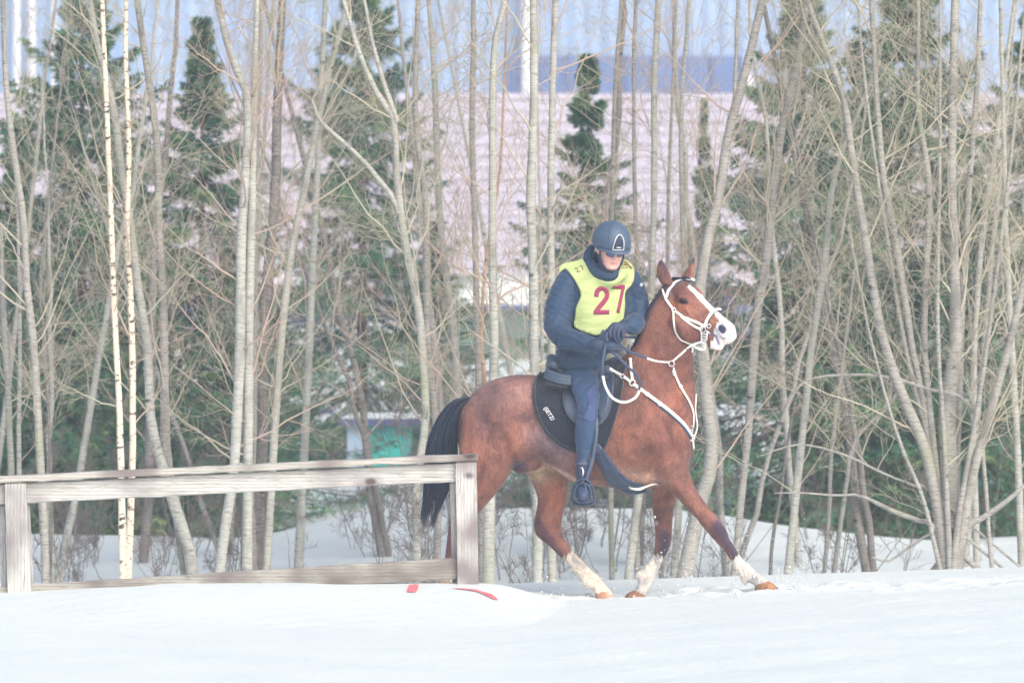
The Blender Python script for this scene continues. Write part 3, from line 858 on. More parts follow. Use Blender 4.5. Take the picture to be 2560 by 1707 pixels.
def stirrup(Y, s=1):
    o = empty('stirrup', P(1457, 1230, Y)); o.parent = saddle; o.matrix_parent_inverse = Matrix.Translation(-saddle.location)
    mb = MB()
    lp = [(1457,1197),(1472,1203),(1482,1220),(1486,1242),(1484,1258),(1470,1262),(1445,1262),(1432,1256),(1429,1242),(1434,1220),(1444,1203)]
    mb.tube([P(x, y, Y) for x, y in catmull([np.array(p, float) for p in lp+[lp[0]]], 3)[:-1]], .0075, 8, True, 2.2)
    mb.hexa([P(1430,1250,Y-.01),P(1485,1250,Y-.01),P(1483,1262,Y-.01),P(1432,1262,Y-.01),P(1430,1250,Y+.06),P(1485,1250,Y+.06),P(1483,1262,Y+.06),P(1432,1262,Y+.06)])
    # open toe cage in front
    Yc = Y-.06
    lp2 = [(1457,1206),(1472,1214),(1478,1232),(1477,1252),(1457,1256),(1440,1252),(1437,1232),(1442,1214)]
    mb.tube([P(x, y, Yc) for x, y in catmull([np.array(p, float) for p in lp2+[lp2[0]]], 3)[:-1]], .0055, 8, True)
    for (x, y), (x2, y2) in (((1472,1214),(1476,1212)),((1442,1214),(1440,1212)),((1477,1250),(1484,1252)),((1440,1250),(1432,1252)),((1457,1206),(1457,1199))):
        mb.tube([P(x, y, Yc), P(x2, y2, Y)], .008, 6)
    mb.tube([P(1462,1208,Yc), P(1466,1230,Yc-.008), P(1462,1254,Yc)], .006, 6)
    mb.tube([P(1439,1240,Yc), P(1457,1243,Yc-.01), P(1477,1240,Yc)], .006, 6)
    f = mb.build('frame', M['leather'], o)
    f.matrix_parent_inverse = Matrix.Translation(-o.location)
    return o
stirrup(29.52)

# ------------------------------------------------------------------ rider
rider = empty('person', P(1450, 905, 30.0))
tag(rider, 'rider in navy jacket, green bib number 27 and dark helmet, seated on the horse', 'person')
HY, HP = R(20), R(17)
hc = P(1527, 627, 29.84)
fwd = Vector((math.sin(HY)*math.cos(HP), -math.cos(HY)*math.cos(HP), -math.sin(HP)))
rgt = Vector((math.cos(HY), math.sin(HY), 0)); up_ = rgt.cross(fwd)
if up_.z < 0: up_ = -up_
def HL(r, f, u): return hc+rgt*r+fwd*f+up_*u
# body under the clothes: one continuous skin mesh with head and face
mb = MB()
secs = []
for u, fr, bk, w in ((.115,.03,-.05,.045),(.09,.065,-.09,.068),(.05,.082,-.098,.076),(.01,.084,-.096,.080),(-.03,.082,-.085,.077),(-.065,.079,-.05,.069),(-.095,.077,-.015,.056),(-.120,.067,.012,.038)):
    secs.append((HL(0, (fr+bk)/2, u), rgt*w, fwd*(fr-bk)/2))
loft(mb, secs, 24, 4, 2.2, .4)
limb(mb, [HL(0,.083,.005), HL(0,.100,-.022), HL(0,.096,-.034)], [.010,.013,.010], 12)   # nose
for s in (-1, 1):
    limb(mb, [HL(s*.007,.092,-.032), HL(s*.014,.088,-.034)], [.010,.007], 8)            # nostril wings
    limb(mb, [HL(s*.012,.080,.022), HL(s*.035,.078,.026), HL(s*.052,.062,.020)], [.009,.010,.008], 8)   # brow
    limb(mb, [HL(s*.032,.070,-.018), HL(s*.046,.058,-.012)], [.016,.014], 10)           # cheek
    limb(mb, [HL(s*.074,-.015,.012), HL(s*.082,-.022,-.005), HL(s*.077,-.015,-.025)], [.012,.014,.008], 8)   # ear
limb(mb, [HL(-.024,.072,-.060), HL(0,.083,-.057), HL(.024,.072,-.060)], [.005,.0075,.005], 8)
limb(mb, [HL(-.020,.071,-.071), HL(0,.081,-.070), HL(.020,.071,-.071)], [.005,.0075,.005], 8)
limb(mb, [HL(-.014,.068,-.100), HL(.014,.068,-.100)], [.016,.016], 10)                  # chin
limb(mb, [HL(0,-.03,-.06), P(1512,690,29.93), P(1500,730,29.97)], [.058,.062,.09], 16)   # neck
loft(mb, [(P(x, y, 29.98), Vector((w/368, 0, 0)), Vector((0, d, 0))) for x, y, w, d in ((1500,705,60,.09),(1500,760,62,.10),(1480,840,60,.11),(1455,890,52,.11))], 20, 3)
limb(mb, [P(1418,700,29.93), P(1390,770,29.88), P(1392,820,29.85), P(1435,848,29.70), P(1474,855,29.64)], [.05,.045,.04,.03,.018])
limb(mb, [P(1580,700,29.99), P(1598,760,30.02), P(1598,805,29.98), P(1575,822,29.80), P(1560,821,29.72)], [.05,.045,.035,.022,.012])
limb(mb, [P(1455,890,29.95), P(1458,950,29.84), P(1472,1015,29.67), P(1465,1080,29.62), P(1457,1150,29.60)], [.08,.06,.035,.03,.02])
limb(mb, [P(1455,890,30.10), P(1455,950,30.28), P(1472,1015,30.39), P(1465,1080,30.43), P(1457,1150,30.44)], [.08,.06,.035,.03,.02])
link('body', remesh(mb, .0042, 2, .45), M['skin'], rider)
mb = MB()
mb.tube([HL(-.021,.0815,-.0655), HL(-.008,.0865,-.064), HL(.008,.0865,-.064), HL(.021,.0815,-.0655)], .0022, 6)
mb.build('lips', plain('lip', lin(196,112,112), bmp=0), rider)
# balaclava and raised collar
mb = MB()
secs = []
for u, fr, bk, w in ((.10,.0,-.09,.075),(.04,.02,-.108,.088),(-.02,.035,-.100,.086),(-.06,.040,-.07,.078),(-.095,.035,-.05,.078),(-.130,.040,-.04,.078),(-.175,.04,-.05,.085)):
    secs.append((HL(0, (fr+bk)/2, u), rgt*w, fwd*(fr-bk)/2))
loft(mb, secs, 24, 3, 2.2, .4)
limb(mb, [HL(-.06,.02,-.125), HL(0,.050,-.145), HL(.06,.02,-.125)], [.024,.024,.024], 12)
link('neck_warmer', remesh(mb, .006, 3), M['breeches'], rider).data.materials[0] = M['glove']
# jacket
mb = MB()
jk = [((1512,668),44,.085,0),((1512,690),58,.11,0),((1500,706),82,.125,0),((1498,740),84,.15,0),((1497,785),80,.158,0),((1490,825),76,.16,0),((1472,860),72,.165,0),((1452,890),64,.175,0),((1446,918),58,.175,0)]
secs = []
for (x, y), w, d, _ in jk:
    a = R(18)
    secs.append((P(x, y, 29.96), Vector((math.cos(a), math.sin(a), 0))*w/368, Vector((-math.sin(a), math.cos(a), 0))*d))
loft(mb, secs, 32, 4, 2.4, .3)
limb(mb, [P(1478,690,29.97), P(1432,700,29.94), P(1409,735,29.90), P(1398,780,29.87), P(1392,818,29.83)], [.09,.098,.098,.100,.092], 20)
limb(mb, [P(1389,812,29.84), P(1408,842,29.79), P(1440,852,29.71), P(1470,859,29.65), P(1481,861,29.63)], [.088,.080,.070,.058,.050], 20)
limb(mb, [P(1545,690,29.99), P(1572,700,30.0), P(1588,735,30.02), P(1594,770,30.02), P(1592,802,29.97)], [.09,.085,.082,.080,.078], 20)
limb(mb, [P(1592,790,29.97), P(1590,806,29.90), P(1576,816,29.77), P(1558,820,29.67)], [.076,.068,.056,.044], 20)
# collar and hood
limb(mb, [P(1478,668,29.93), P(1500,700,29.84), P(1528,706,29.80), P(1552,690,29.84), P(1556,668,29.93)], [.035,.038,.036,.034,.025], 12)
limb(mb, [P(1474,655,29.92), P(1483,672,29.86), P(1500,688,29.81), P(1525,694,29.78), P(1546,682,29.81)], [.030,.032,.030,.028,.022], 12)
limb(mb, [P(1478,620,29.96), P(1471,638,29.94), P(1475,662,29.92), P(1495,680,29.90)], [.028,.036,.038,.03], 12)
limb(mb, [P(1478,640,30.0), P(1510,660,30.05), P(1545,660,30.0)], [.04,.05,.035], 12)
jacket = link('jacket', remesh(mb, .0075, 3), M['jacket'], rider)
V = coords(jacket.data); px, py = proj(V)
nrm = np.empty(len(V)*3, np.float32); jacket.data.vertex_normals.foreach_get('vector', nrm); nrm = nrm.reshape(-1, 3)
wr = .0035*np.sin(py*.19+px*.10+2*np.sin(px*.05))*np.sin(px*.11-py*.05+1)+.002*np.sin(py*.37-px*.21)*np.sin(px*.07+py*.02)
V += nrm*wr[:, None]*np.clip((py-690)/60, 0, 1)[:, None]
jacket.data.vertices.foreach_set('co', V.astype(np.float32).ravel()); jacket.data.update()
JB = bvh_of(jacket)
# bib
bib_poly = [(1397,682),(1402,664),(1420,656),(1440,652),(1455,648),(1463,660),(1473,678),(1485,693),(1500,700),(1515,704),(1530,703),(1540,698),(1547,688),(1549,672),(1556,652),(1562,648),
            (1572,654),(1581,664),(1586,678),(1584,700),(1576,716),(1566,725),(1562,740),(1563,760),(1561,785),(1556,800),(1540,808),(1520,820),(1505,832),(1490,838),(1468,832),(1450,826),(1436,816),
            (1435,805),(1438,785),(1440,768),(1449,748),(1452,738),(1449,725),(1441,708),(1432,692),(1420,678),(1411,672)]
mb = MB()
vs, fs = patch(smooth_poly(bib_poly, 3), JB, .017, .006, 5, relax=8); mb.add(vs, fs)
bk_poly = [(1405,680),(1420,655),(1480,650),(1550,650),(1582,662),(1584,700),(1568,725),(1566,790),(1550,830),(1440,830),(1430,800),(1440,740),(1430,700)]
vs, fs = patch(bk_poly, JB, .011, .006, 14, back=True); mb.add(vs, fs)
bib = mb.build('bib', M['bib'], rider); clean(bib.data)
BB = bvh_of(jacket, bib)
# number 27: outlines traced as filled strips
def glyph(pts, w, name_mb, bvh, off=.004, step=4, smooth=True): ribbon(name_mb, pts, w, bvh, off*.5, .0014, step, smooth, bev=.97)
def zz(x, y): return (1420+x/6.03, 640+y/6.03)
mb = MB()
glyph([zz(425,616), zz(432,560), zz(455,510), zz(510,486), zz(565,508), zz(590,570), zz(580,630), zz(540,690), zz(490,750), zz(440,810), zz(425,850)], .031, mb, BB)
glyph([zz(386,850), zz(618,845)], .030, mb, BB, .0045, smooth=False)
glyph([zz(668,472), zz(855,466)], .030, mb, BB, smooth=False)
glyph([zz(828,480), zz(803,600), zz(775,740), zz(747,858)], .024, mb, BB, .0045)
mb.build('number', M['crimson'], bib)
mb = MB()
glyph([zz(105,205), zz(115,182), zz(140,180), zz(148,200), zz(138,225), zz(135,243)], .0055, mb, BB, .003, 2)
glyph([zz(133,243), zz(183,233)], .0055, mb, BB, .003, 2, False)
glyph([zz(163,160), zz(205,148)], .0055, mb, BB, .003, 2, False)
glyph([zz(205,150), zz(215,180), zz(225,212)], .0055, mb, BB, .003, 2)
mb.build('small_number', M['maroon'], bib)
mb = MB()
for pts in ([(815,130),(850,128),(880,140),(905,118),(880,100),(850,120),(870,150)], [(810,180),(850,178),(885,182),(910,165),(880,155)], [(905,125),(925,150),(950,165),(965,185)], [(920,165),(945,180),(955,200)],
            [(830,80),(870,85),(890,105),(920,110)], [(860,110),(900,140),(935,140)]):
    glyph([zz(*p) for p in pts], .004, mb, BB, .003, 2)
mb.build('autograph', M['maroon'], bib)
mb = MB()
for pts in ([(1085,410),(1105,430),(1120,460)], [(1080,435),(1110,425),(1130,440)], [(1100,405),(1098,440),(1105,465)], [(1085,455),(1125,420),(1130,410)]):
    glyph([zz(*p) for p in pts], .004, mb, JB, .003, 2)
mb.build('sleeve_emblem', M['white'], rider)
# zip and collar seam
mb = MB(); ribbon(mb, [zz(650,260), zz(680,300), zz(690,340), zz(700,375)], .006, JB, .002, .003, 3); mb.build('zip', M['glove'], rider)
# breeches
mb = MB()
def leg(Ys):
    L = [((1406,908),(1484,908),.09),((1410,935),(1497,940),.10),((1424,962),(1497,968),.092),((1438,995),(1499,992),.085),((1444,1022),(1497,1016),.078),((1442,1042),(1494,1040),.070),
         ((1438,1070),(1491,1066),.065),((1438,1100),(1487,1098),.060),((1441,1130),(1478,1130),.048),((1444,1156),(1471,1156),.038)]
    loft(mb, [fb(a, b_, y, w) for (a, b_, w), y in zip(L, Ys)], 24, 4, 2.1, .3)
leg([29.96,29.86,29.78,29.70,29.63,29.61,29.60,29.60,29.60,29.60])
leg([30.10,30.20,30.28,30.35,30.41,30.43,30.44,30.44,30.44,30.44])
limb(mb, [P(1448,912,29.92), P(1448,912,30.14)], [.135,.135])
br = link('breeches', remesh(mb, .008, 3), M['breeches'], rider)
V = coords(br.data); px, py = proj(V)
nrm = np.empty(len(V)*3, np.float32); br.data.vertex_normals.foreach_get('vector', nrm); nrm = nrm.reshape(-1, 3)
wr = .0045*np.sin((py*.8+px*.6)*.28)*np.exp(-((py-950)/45)**2)+.003*np.sin((py*.9-px*.5)*.42)*np.exp(-((py-1035)/22)**2)+.002*np.sin(py*.5+px*.1)*np.exp(-((py-1130)/26)**2)
V += nrm*wr[:, None]
br.data.vertices.foreach_set('co', V.astype(np.float32).ravel()); br.data.update()
BRB = bvh_of(br)
mb = MB(); pp = [(1466,975),(1470,1010),(1457,1045),(1470,1052),(1488,1053),(1493,1035),(1495,1010),(1492,985),(1488,960)]
vs, fs = patch(smooth_poly(pp), BRB, .003, .003, 5); mb.add(vs, fs)
kp = mb.build('knee_patch', plain('knee_patch_fabric', lin(70, 84, 124), lin(62, 78, 116), 20, .85), rider); clean(kp.data)
# boots
for Y in (29.60, 30.44):
    mb = MB()
    limb(mb, [P(1457,1150,Y), P(1456,1180,Y+.005), P(1457,1205,Y+.01)], [.044,.042,.044], 16)
    limb(mb, [P(1458,1212,Y+.05), P(1457,1212,Y-.02), P(1457,1228,Y-.09), P(1457,1240,Y-.14)], [.042,.048,.050,.040], 16)
    boot = link('boot', remesh(mb, .007, 3), M['boot'], rider)
    if Y < 30:
        mb = MB(); bb = bvh_of(boot)
        ribbon(mb, [(1444,1158),(1457,1160),(1471,1158)], .022, bb, .003, .004, 4); mb.build('boot_cuff', M['leather_grey'], boot)
        mb = MB()
        ribbon(mb, [(1452,1168),(1457,1171),(1459,1180),(1456,1190)], .007, bb, .004, .003, 3)
        mb.tube([P(1456,1168,29.535), P(1458,1180,29.53), P(1456,1190,29.535)], .004, 6); mb.build('spur_buckle', M['silver'], boot)
        mb = MB(); ribbon(mb, [(1440,1205),(1457,1208),(1474,1204)], .020, bb, .004, .004, 4)
        ribbon(mb, [(1446,1186),(1457,1190),(1468,1186)], .008, bb, .003, .003, 4); mb.build('boot_strap', M['strap_dark'], boot)
# gloves: palm, four bent fingers and a thumb each
def hand(palm, fingers, thumb, Y):
    mb = MB()
    limb(mb, [P(*zz(x, y), Y+d) for x, y, d in palm[0]], palm[1], 14, flat=.7)
    for f in fingers+[thumb]:
        limb(mb, [P(*zz(x, y), Y+d) for x, y, d in f], [.0125,.0125,.0115,.009][:len(f)], 10)
    return link('glove', remesh(mb, .0035, 2, .4), M['glove'], rider)
hand(([(850,1110,.03),(790,1100,.0),(700,1090,-.01),(660,1120,-.01)],[.036,.040,.042,.034]),
     [[(650,1085,-.03),(625,1150,-.045),(645,1230,-.04),(685,1265,-.02)],[(710,1085,-.035),(690,1170,-.052),(700,1250,-.045),(740,1285,-.02)],[(775,1095,-.03),(755,1190,-.048),(765,1260,-.04),(790,1290,-.02)],[(835,1120,-.02),(830,1190,-.036),(820,1240,-.03),(800,1265,-.015)]],
     [(640,1110,0),(590,1150,-.02),(590,1220,-.03),(610,1280,-.025)], 29.60)
hand(([(370,1350,.02),(430,1340,.0),(520,1365,-.01),(560,1370,-.01)],[.036,.040,.042,.034]),
     [[(520,1320,-.02),(600,1335,-.04),(670,1325,-.04),(720,1335,-.02)],[(530,1350,-.03),(640,1360,-.05),(730,1350,-.045),(790,1375,-.02)],[(530,1390,-.025),(640,1400,-.045),(740,1400,-.04),(810,1420,-.02)],[(520,1420,-.01),(620,1435,-.03),(700,1440,-.03),(760,1450,-.01)]],
     [(430,1290,0),(480,1230,-.02),(515,1170,-.03),(530,1125,-.03)], 29.56)
# helmet
mb = MB()
hb_ = bmesh.new(); bmesh.ops.create_uvsphere(hb_, u_segments=40, v_segments=24, radius=1)
vs = []
for v_ in hb_.verts:
    x, y, z = v_.co
    z2 = max(z, -.32)
    k = 1.0 if z > -.32 else .96
    vs.append(HL(x*.128*k, -.008+y*.152*k, .066+z2*.138))
mb.add(vs, [tuple(q.index for q in f.verts) for f in hb_.faces]); hb_.free()
# peak: crescent in front
pk = []
for j in range(17):
    q = R(-68+136*j/16)
    for rr_, u_ in ((.985,.046),(1.03+.20*max(0, math.cos(q))**1.5,.028),(1.03+.20*max(0, math.cos(q))**1.5,.022),(.985,.034)):
        pk.append(HL(math.sin(q)*.127*min(rr_, 1.03), -.008+math.cos(q)*.150*rr_, u_))
fs = []
for j in range(16):
    for i in range(4):
        fs.append((j*4+i, j*4+(i+1) % 4, (j+1)*4+(i+1) % 4, (j+1)*4+i))
fs += [(3,2,1,0), (64,65,66,67)]
mb.add(pk, fs)
helmet = mb.build('helmet', M['helmet'], rider); clean(helmet.data)
HEB = bvh_of(helmet)
z1 = lambda x, y: (1300+x/3.92, 500+y/3.92)
mb = MB(); ribbon(mb, [z1(910,482), z1(925,420), z1(950,360), z1(978,342), z1(1000,362), z1(1015,410), z1(1012,485)], .0055, HEB, .003, .004, 2.0)
ribbon(mb, [z1(905,484), z1(960,492), z1(1016,486)], .0055, HEB, .003, .004, 2.0, False)
ribbon(mb, [z1(946,464), z1(988,465)], .006, HEB, .004, .003, 2.0, False)
mb.build('badge_trim', M['silver'], helmet)
mb = MB(); vs, fs = patch([z1(918,478), z1(935,420), z1(957,368), z1(978,352), z1(995,370), z1(1007,412), z1(1006,480)], HEB, .0015, .002, 3); mb.add(vs, fs)
gr = mb.build('vent_grille', plain('grille_mesh', lin(44,56,82), lin(30,40,64), 120, .6, sc=(.2,.2,1)), helmet); clean(gr.data)
mb = MB(); ribbon(mb, [z1(908,200), z1(890,260), z1(872,340), z1(868,420), z1(872,470)], .003, HEB, .0012, .0015, 3)
ribbon(mb, [z1(765,455), z1(860,478), z1(960,500), z1(1075,482)], .004, HEB, .001, .002, 3); mb.build('seam', M['strap_dark'], helmet)
mb = MB()
for s in (-1, 1):
    ribbon_pts = [HL(s*.088,.02,.02), HL(s*.086,.03,-.03), HL(s*.070,.045,-.08), HL(s*.035,.06,-.118), HL(0,.07,-.128)]
    mb.tube(ribbon_pts, .006, 6)
mb.build('chin_strap', M['strap_dark'], helmet)
# glasses
mb = MB(); 
for s in (-1, 1):
    vs = []; n = 14
    for j in range(n):
        q = 2*math.pi*j/n; x = math.cos(q)*.030; y = math.sin(q)*.017
        x0 = s*.033+x
        vs.append(HL(x0, .098-.9*x0*x0*8, .000+y*1.15))
    vs2 = [v_-fwd*.003 for v_ in vs]
    mb.add(vs+vs2, [tuple(range(n)), tuple(range(2*n-1, n-1, -1))]+[(i, (i+1) % n, n+(i+1) % n, n+i) for i in range(n)])
gl = mb.build('sunglasses', M['lens'], rider)
mb = MB()
for s in (-1, 1): mb.tube([HL(s*.062,.070,.010), HL(s*.082,.03,.012), HL(s*.088,-.03,.006)], .003, 6)
mb.tube([HL(-.008,.099,.0), HL(.008,.099,.0)], .003, 6)
split_pieces(mb.build('temple', M['silver'], gl))

# ------------------------------------------------------------------ breastplate, bridle, reins
ALLB = bvh_of(horse, pad, fl_)
z2 = lambda x, y: (1300+x/3.92, 880+y/3.92)
z4 = lambda x, y: (1620+x/4.9, 620+y/4.9)
def ring(mb, px, py, Y, r, th=.0035, sx=1.0):
    c_ = P(px, py, Y); mb.tube([c_+Vector((math.cos(q)*r*sx, 0, math.sin(q)*r)) for q in np.linspace(0, 2*math.pi, 14, endpoint=False)], th, 6, True)
bp = empty('breastplate', P(1580, 960, 29.7)); tag(bp, 'white leather breastplate strapped around the chest of the bay horse', 'breastplate')
mb = MB()
ribbon(mb, [z2(875,160), z2(990,230), z2(1090,300)], .022, ALLB, .006, .005)
ribbon(mb, [z2(1110,315), z2(1230,400), z2(1380,510), z2(1500,605), z2(1590,690), z2(1640,760), z2(1682,830)], .024, HB, .006, .006)
mb.build('shoulder_strap', M['strap'], bp)
mb = MB()
ribbon(mb, [z2(1250,415), z2(1380,525), z2(1500,622), z2(1575,690), z2(1635,775), z2(1670,840)], .032, HB, .002, .003); mb.build('strap_lining', M['strap_dark'], bp)
mb = MB(); ribbon(mb, [z2(1105,290), z2(1098,230), z2(1090,150), z2(1085,80)], .020, ALLB, .008, .006); mb.build('wither_strap', M['strap'], bp)
mb = MB()
ribbon(mb, [z2(1682,840), z2(1690,900), z2(1692,950)], .018, HB, .006, .005)
ribbon(mb, [z2(1690,835), z2(1715,790), z2(1728,730), z2(1722,660), z2(1708,560), z2(1714,480), z2(1716,410)], .014, HB, .006, .005)
mb.build('chest_strap', M['strap'], bp)
mb = MB()
for x, y in ((1100,300), (1682,838)):
    h = hit(ALLB, *z2(x, y)); 
    if h: ring(mb, *z2(x, y), h[0].y-.016, .020, .0045)
for x, y in ((1000,235),(1250,412),(1375,508)):
    h = hit(ALLB, *z2(x, y))
    if h:
        ring(mb, *z2(x, y), h[0].y-.012, .014, .0025)
h = hit(ALLB, *z2(1080,68)); mb.tube([h[0]+Vector((-.012,-.012,0)), h[0]+Vector((.012,-.014,0))], .008, 8)
split_pieces(mb.build('ring', M['silver'], bp))
mart = empty('martingale_strap', P(1700, 940, 29.7)); tag(mart, 'white martingale fork with a rein ring running up the horse neck', 'strap')
mb = MB()
ribbon(mb, [z2(1500,150), z2(1512,215), z2(1560,320), z2(1610,410), z2(1660,500), z2(1690,590), z2(1692,680), z2(1685,740)], [.012,.016,.018,.018,.016,.016], HB, .007, .005)
mb.build('strap', M['strap'], mart)
mb = MB()
hh = hit(HB, *z2(1485,112)); ring(mb, *z2(1485,112), hh[0].y-.03, .019, .004)
for x, y in ((1508,190),(1514,215),(1575,335),(1684,740),(1678,775)):
    h = hit(HB, *z2(x, y))
    if h: ring(mb, *z2(x, y), h[0].y-.012, .010, .003)
split_pieces(mb.build('ring', M['silver'], mart))
br_ = empty('bridle', P(1700, 760, 29.8)); tag(br_, 'white bridle with blinking buckles fitted on the horse head', 'bridle')
br_['label'] = 'white strap bridle with metal rings fitted on the horse head'
def strap(name, pts, w, mat='strap', off=.005, th=.004):
    mb = MB(); ribbon(mb, [z4(*p) for p in pts], w, HB, off, th, 4); return mb.build(name, M[mat], br_)
strap('browband', [(228,610),(240,540),(275,480),(340,420),(420,385),(500,376),(550,383),(562,400)], .019)
strap('browband_lining', [(250,600),(262,545),(300,490),(360,438),(430,405),(500,398),(548,405),(560,430)], .010, 'strap_dark', .003, .003)
strap('crownpiece', [(180,505),(195,560),(215,620)], .014)
strap('cheekpiece', [(215,620),(262,690),(312,755)], .018)
strap('cheekpiece', [(335,775),(395,820),(440,850),(520,880),(600,910),(660,945),(720,955)], .019)
strap('cheekpiece', [(400,835),(450,880),(520,930),(590,970),(650,1000)], .017)
strap('noseband', [(700,940),(735,860),(780,795),(835,758),(878,753),(893,762)], .022)
strap('noseband_lining', [(738,910),(765,850),(805,795),(850,772),(888,775)], .012, 'strap_dark', .003, .003)
strap('throatlatch', [(312,770),(315,850),(322,930),(340,1020),(375,1090),(420,1130),(480,1150),(530,1185)], .015)
mb = MB()
def rg(x, y, r, th=.003):
    h = hit(HB, *z4(x, y)); Yr = (h[0].y if h else 29.74)-.014
    ring(mb, *z4(x, y), Yr, r/4.9/368, th)
rg(316,755,24,.0035); rg(745,957,24,.0035); rg(672,1000,34,.0035); rg(650,985,18); rg(483,858,12,.0025)
split_pieces(mb.build('ring', M['silver'], br_))
mb = MB()
def Yb(x, y):
    h = hit(HB, *z4(x, y)); return (h[0].y if h else 29.76)-.012
mb.tube([P(*z4(655,1030), Yb(655,1030)), P(*z4(655,1140), 29.745), P(*z4(668,1165), 29.745)], .006, 6)
mb.tube([P(*z4(725,1010), Yb(725,1010)), P(*z4(718,1130), 29.745)], .006, 6)
for yy_ in (1065,1095,1125,1150,1180,1210):
    mb.tube([P(*z4(660,yy_), 29.742), P(*z4(690,yy_-12), 29.74), P(*z4(715,yy_), 29.742)], .004, 5)
mb.tube([P(*z4(735,1030), Yb(735,1030)), P(*z4(760,1050), 29.76)], .006, 6)
for i in range(8):
    ring(mb, *z4(560+i*18, 1205+i*5-(i % 2)*5), 29.745, .0035, .002)
mb.build('bit', M['silver'], br_)
mb = MB()
ribbon(mb, [(*z4(530,1190),29.77),(*z4(600,1165),29.75),(*z4(660,1150),29.745)], .012)
ribbon(mb, [(*z4(560,1215),29.77),(*z4(620,1240),29.75),(*z4(690,1245),29.745),(*z4(690,1190),29.745)], .010)
ribbon(mb, [(*z4(525,1200),29.77),(*z4(548,1235),29.765),(*z4(540,1280),29.765)], .010)
mb.build('curb_strap', M['strap'], br_)
rn = empty('reins', P(1580, 900, 29.6)); tag(rn, 'long reins, navy near the hands and white towards the bit', 'reins')
mb = MB()
ribbon(mb, [(*zz(705,1245),29.55),(*zz(800,1350),29.58),(*zz(930,1440),29.62),(*zz(1060,1490),29.64),(*zz(1190,1540),29.655)], .018)
ribbon(mb, [(*zz(860,1225),29.60),(*zz(960,1225),29.80),(*zz(1085,1232),30.02)], .018)
ribbon(mb, [(*zz(590,1150),29.545),(*zz(575,1220),29.535),(*zz(600,1290),29.535)], .02)
ribbon(mb, [(*zz(565,1330),29.51),(*zz(545,1450),29.50),(*z2(815,60),29.49),(*z2(805,150),29.48),(*z2(805,232),29.48)], .022)
ribbon(mb, [(*zz(640,1440),29.52),(*z2(950,40),29.50),(*z2(1040,130),29.50),(*z2(1130,210),29.50),(*z2(1172,290),29.50),(*z2(1168,372),29.50)], .018)
ribbon(mb, [(*z4(470,1250),29.72),(*z4(510,1205),29.74)], .018)
split_pieces(mb.build('dark_rein', M['strap_dark'], rn))
mb = MB()
ribbon(mb, [(*z2(812,232),29.48),(*z2(835,330),29.48),(*z2(885,425),29.48),(*z2(950,475),29.48),(*z2(1030,492),29.49),(*z2(1110,460),29.50),(*z2(1150,420),29.50),(*z2(1170,375),29.50)], .018)
ribbon(mb, [(*z2(1240,60),29.655),(*z2(1320,85),29.66),(*z2(1400,97),29.67),(*z2(1465,98),29.68)], [.017,.013,.011])
ribbon(mb, [(*z4(300,1388),29.69),(*z4(380,1320),29.70),(*z4(460,1250),29.72),(*z4(520,1200),29.74),(*z4(600,1170),29.75)], .013)
split_pieces(mb.build('white_rein', M['strap'], rn))
# ------------------------------------------------------------------ wooden fence
fence = empty('fence', P(600, 1330, 29.1))
tag(fence, 'weathered grey wooden rail fence half buried in snow in front of the horse', 'fence')
def board(name, tl, tr_, br_, bl, Y, dep, mat, extra=0, parent=fence, nseg=40, jit=.0018):
    """long board with slightly uneven edges"""
    mb = MB()
    n = nseg; r1 = np.random.default_rng(int(abs(tl[0])*7+abs(tl[1])))
    vs = []
    for i in range(n+1):
        t = i/n
        a = P(tl[0]+(tr_[0]-tl[0])*t, tl[1]+(tr_[1]-tl[1])*t, Y); b_ = P(bl[0]+(br_[0]-bl[0])*t, bl[1]+(br_[1]-bl[1])*t, Y)
        j1, j2 = r1.normal(0, jit, 2)
        ax = (a-b_).normalized()
        a = a+ax*j1; b_ = b_+ax*j2; bev = ax*.006
        vs += [a-bev, a+Vector((0,.006,0)), a+Vector((0,dep,0)), b_+Vector((0,dep,0)), b_+Vector((0,.006,0)), b_+bev]
    fs = []
    for i in range(n):
        for j in range(6): fs.append((i*6+j, i*6+(j+1) % 6, (i+1)*6+(j+1) % 6, (i+1)*6+j))
    fs += [tuple(range(6))[::-1], tuple(n*6+j for j in range(6))]
    mb.add(vs, fs); o = mb.build(name, mat, parent, False); clean(o.data); return o
YF = 29.1
def tl_(x): return 1190.6+(1134.5-1190.6)*x/1193
board('cap_board', (-420, tl_(-420)), (1194, 1134.5), (1194, 1151), (-420, tl_(-420)+16.5), YF-.07, .24, M['wood_cap'])
board('upper_rail', (-420, tl_(-420)+19), (1138, 1157), (1138, 1204), (-420, 1282), YF-.012, .045, M['wood_rail'])
board('lower_rail', (-420, 1493), (1146, 1393), (1146, 1447), (-420, 1545), YF-.012, .045, M['wood_old'])
board('post', (12,1208),(64,1206),(79,1510),(20,1512), YF-.05, .10, M['wood_post'], nseg=1)
board('post', (1139,1155),(1191,1153),(1197,1500),(1145,1502), YF-.05, .10, M['wood_post'], nseg=1)
board('post', (1124,1206),(1137,1206),(1144,1500),(1132,1500), YF+.10, .05, M['wood_post'], nseg=1)
board('post', (-4,1264),(10,1264),(18,1510),(4,1510), YF+.10, .05, M['wood_post'], nseg=1)
board('post', (66,1262),(73,1262),(85,1510),(78,1510), YF+.10, .05, M['wood_post'], nseg=1)
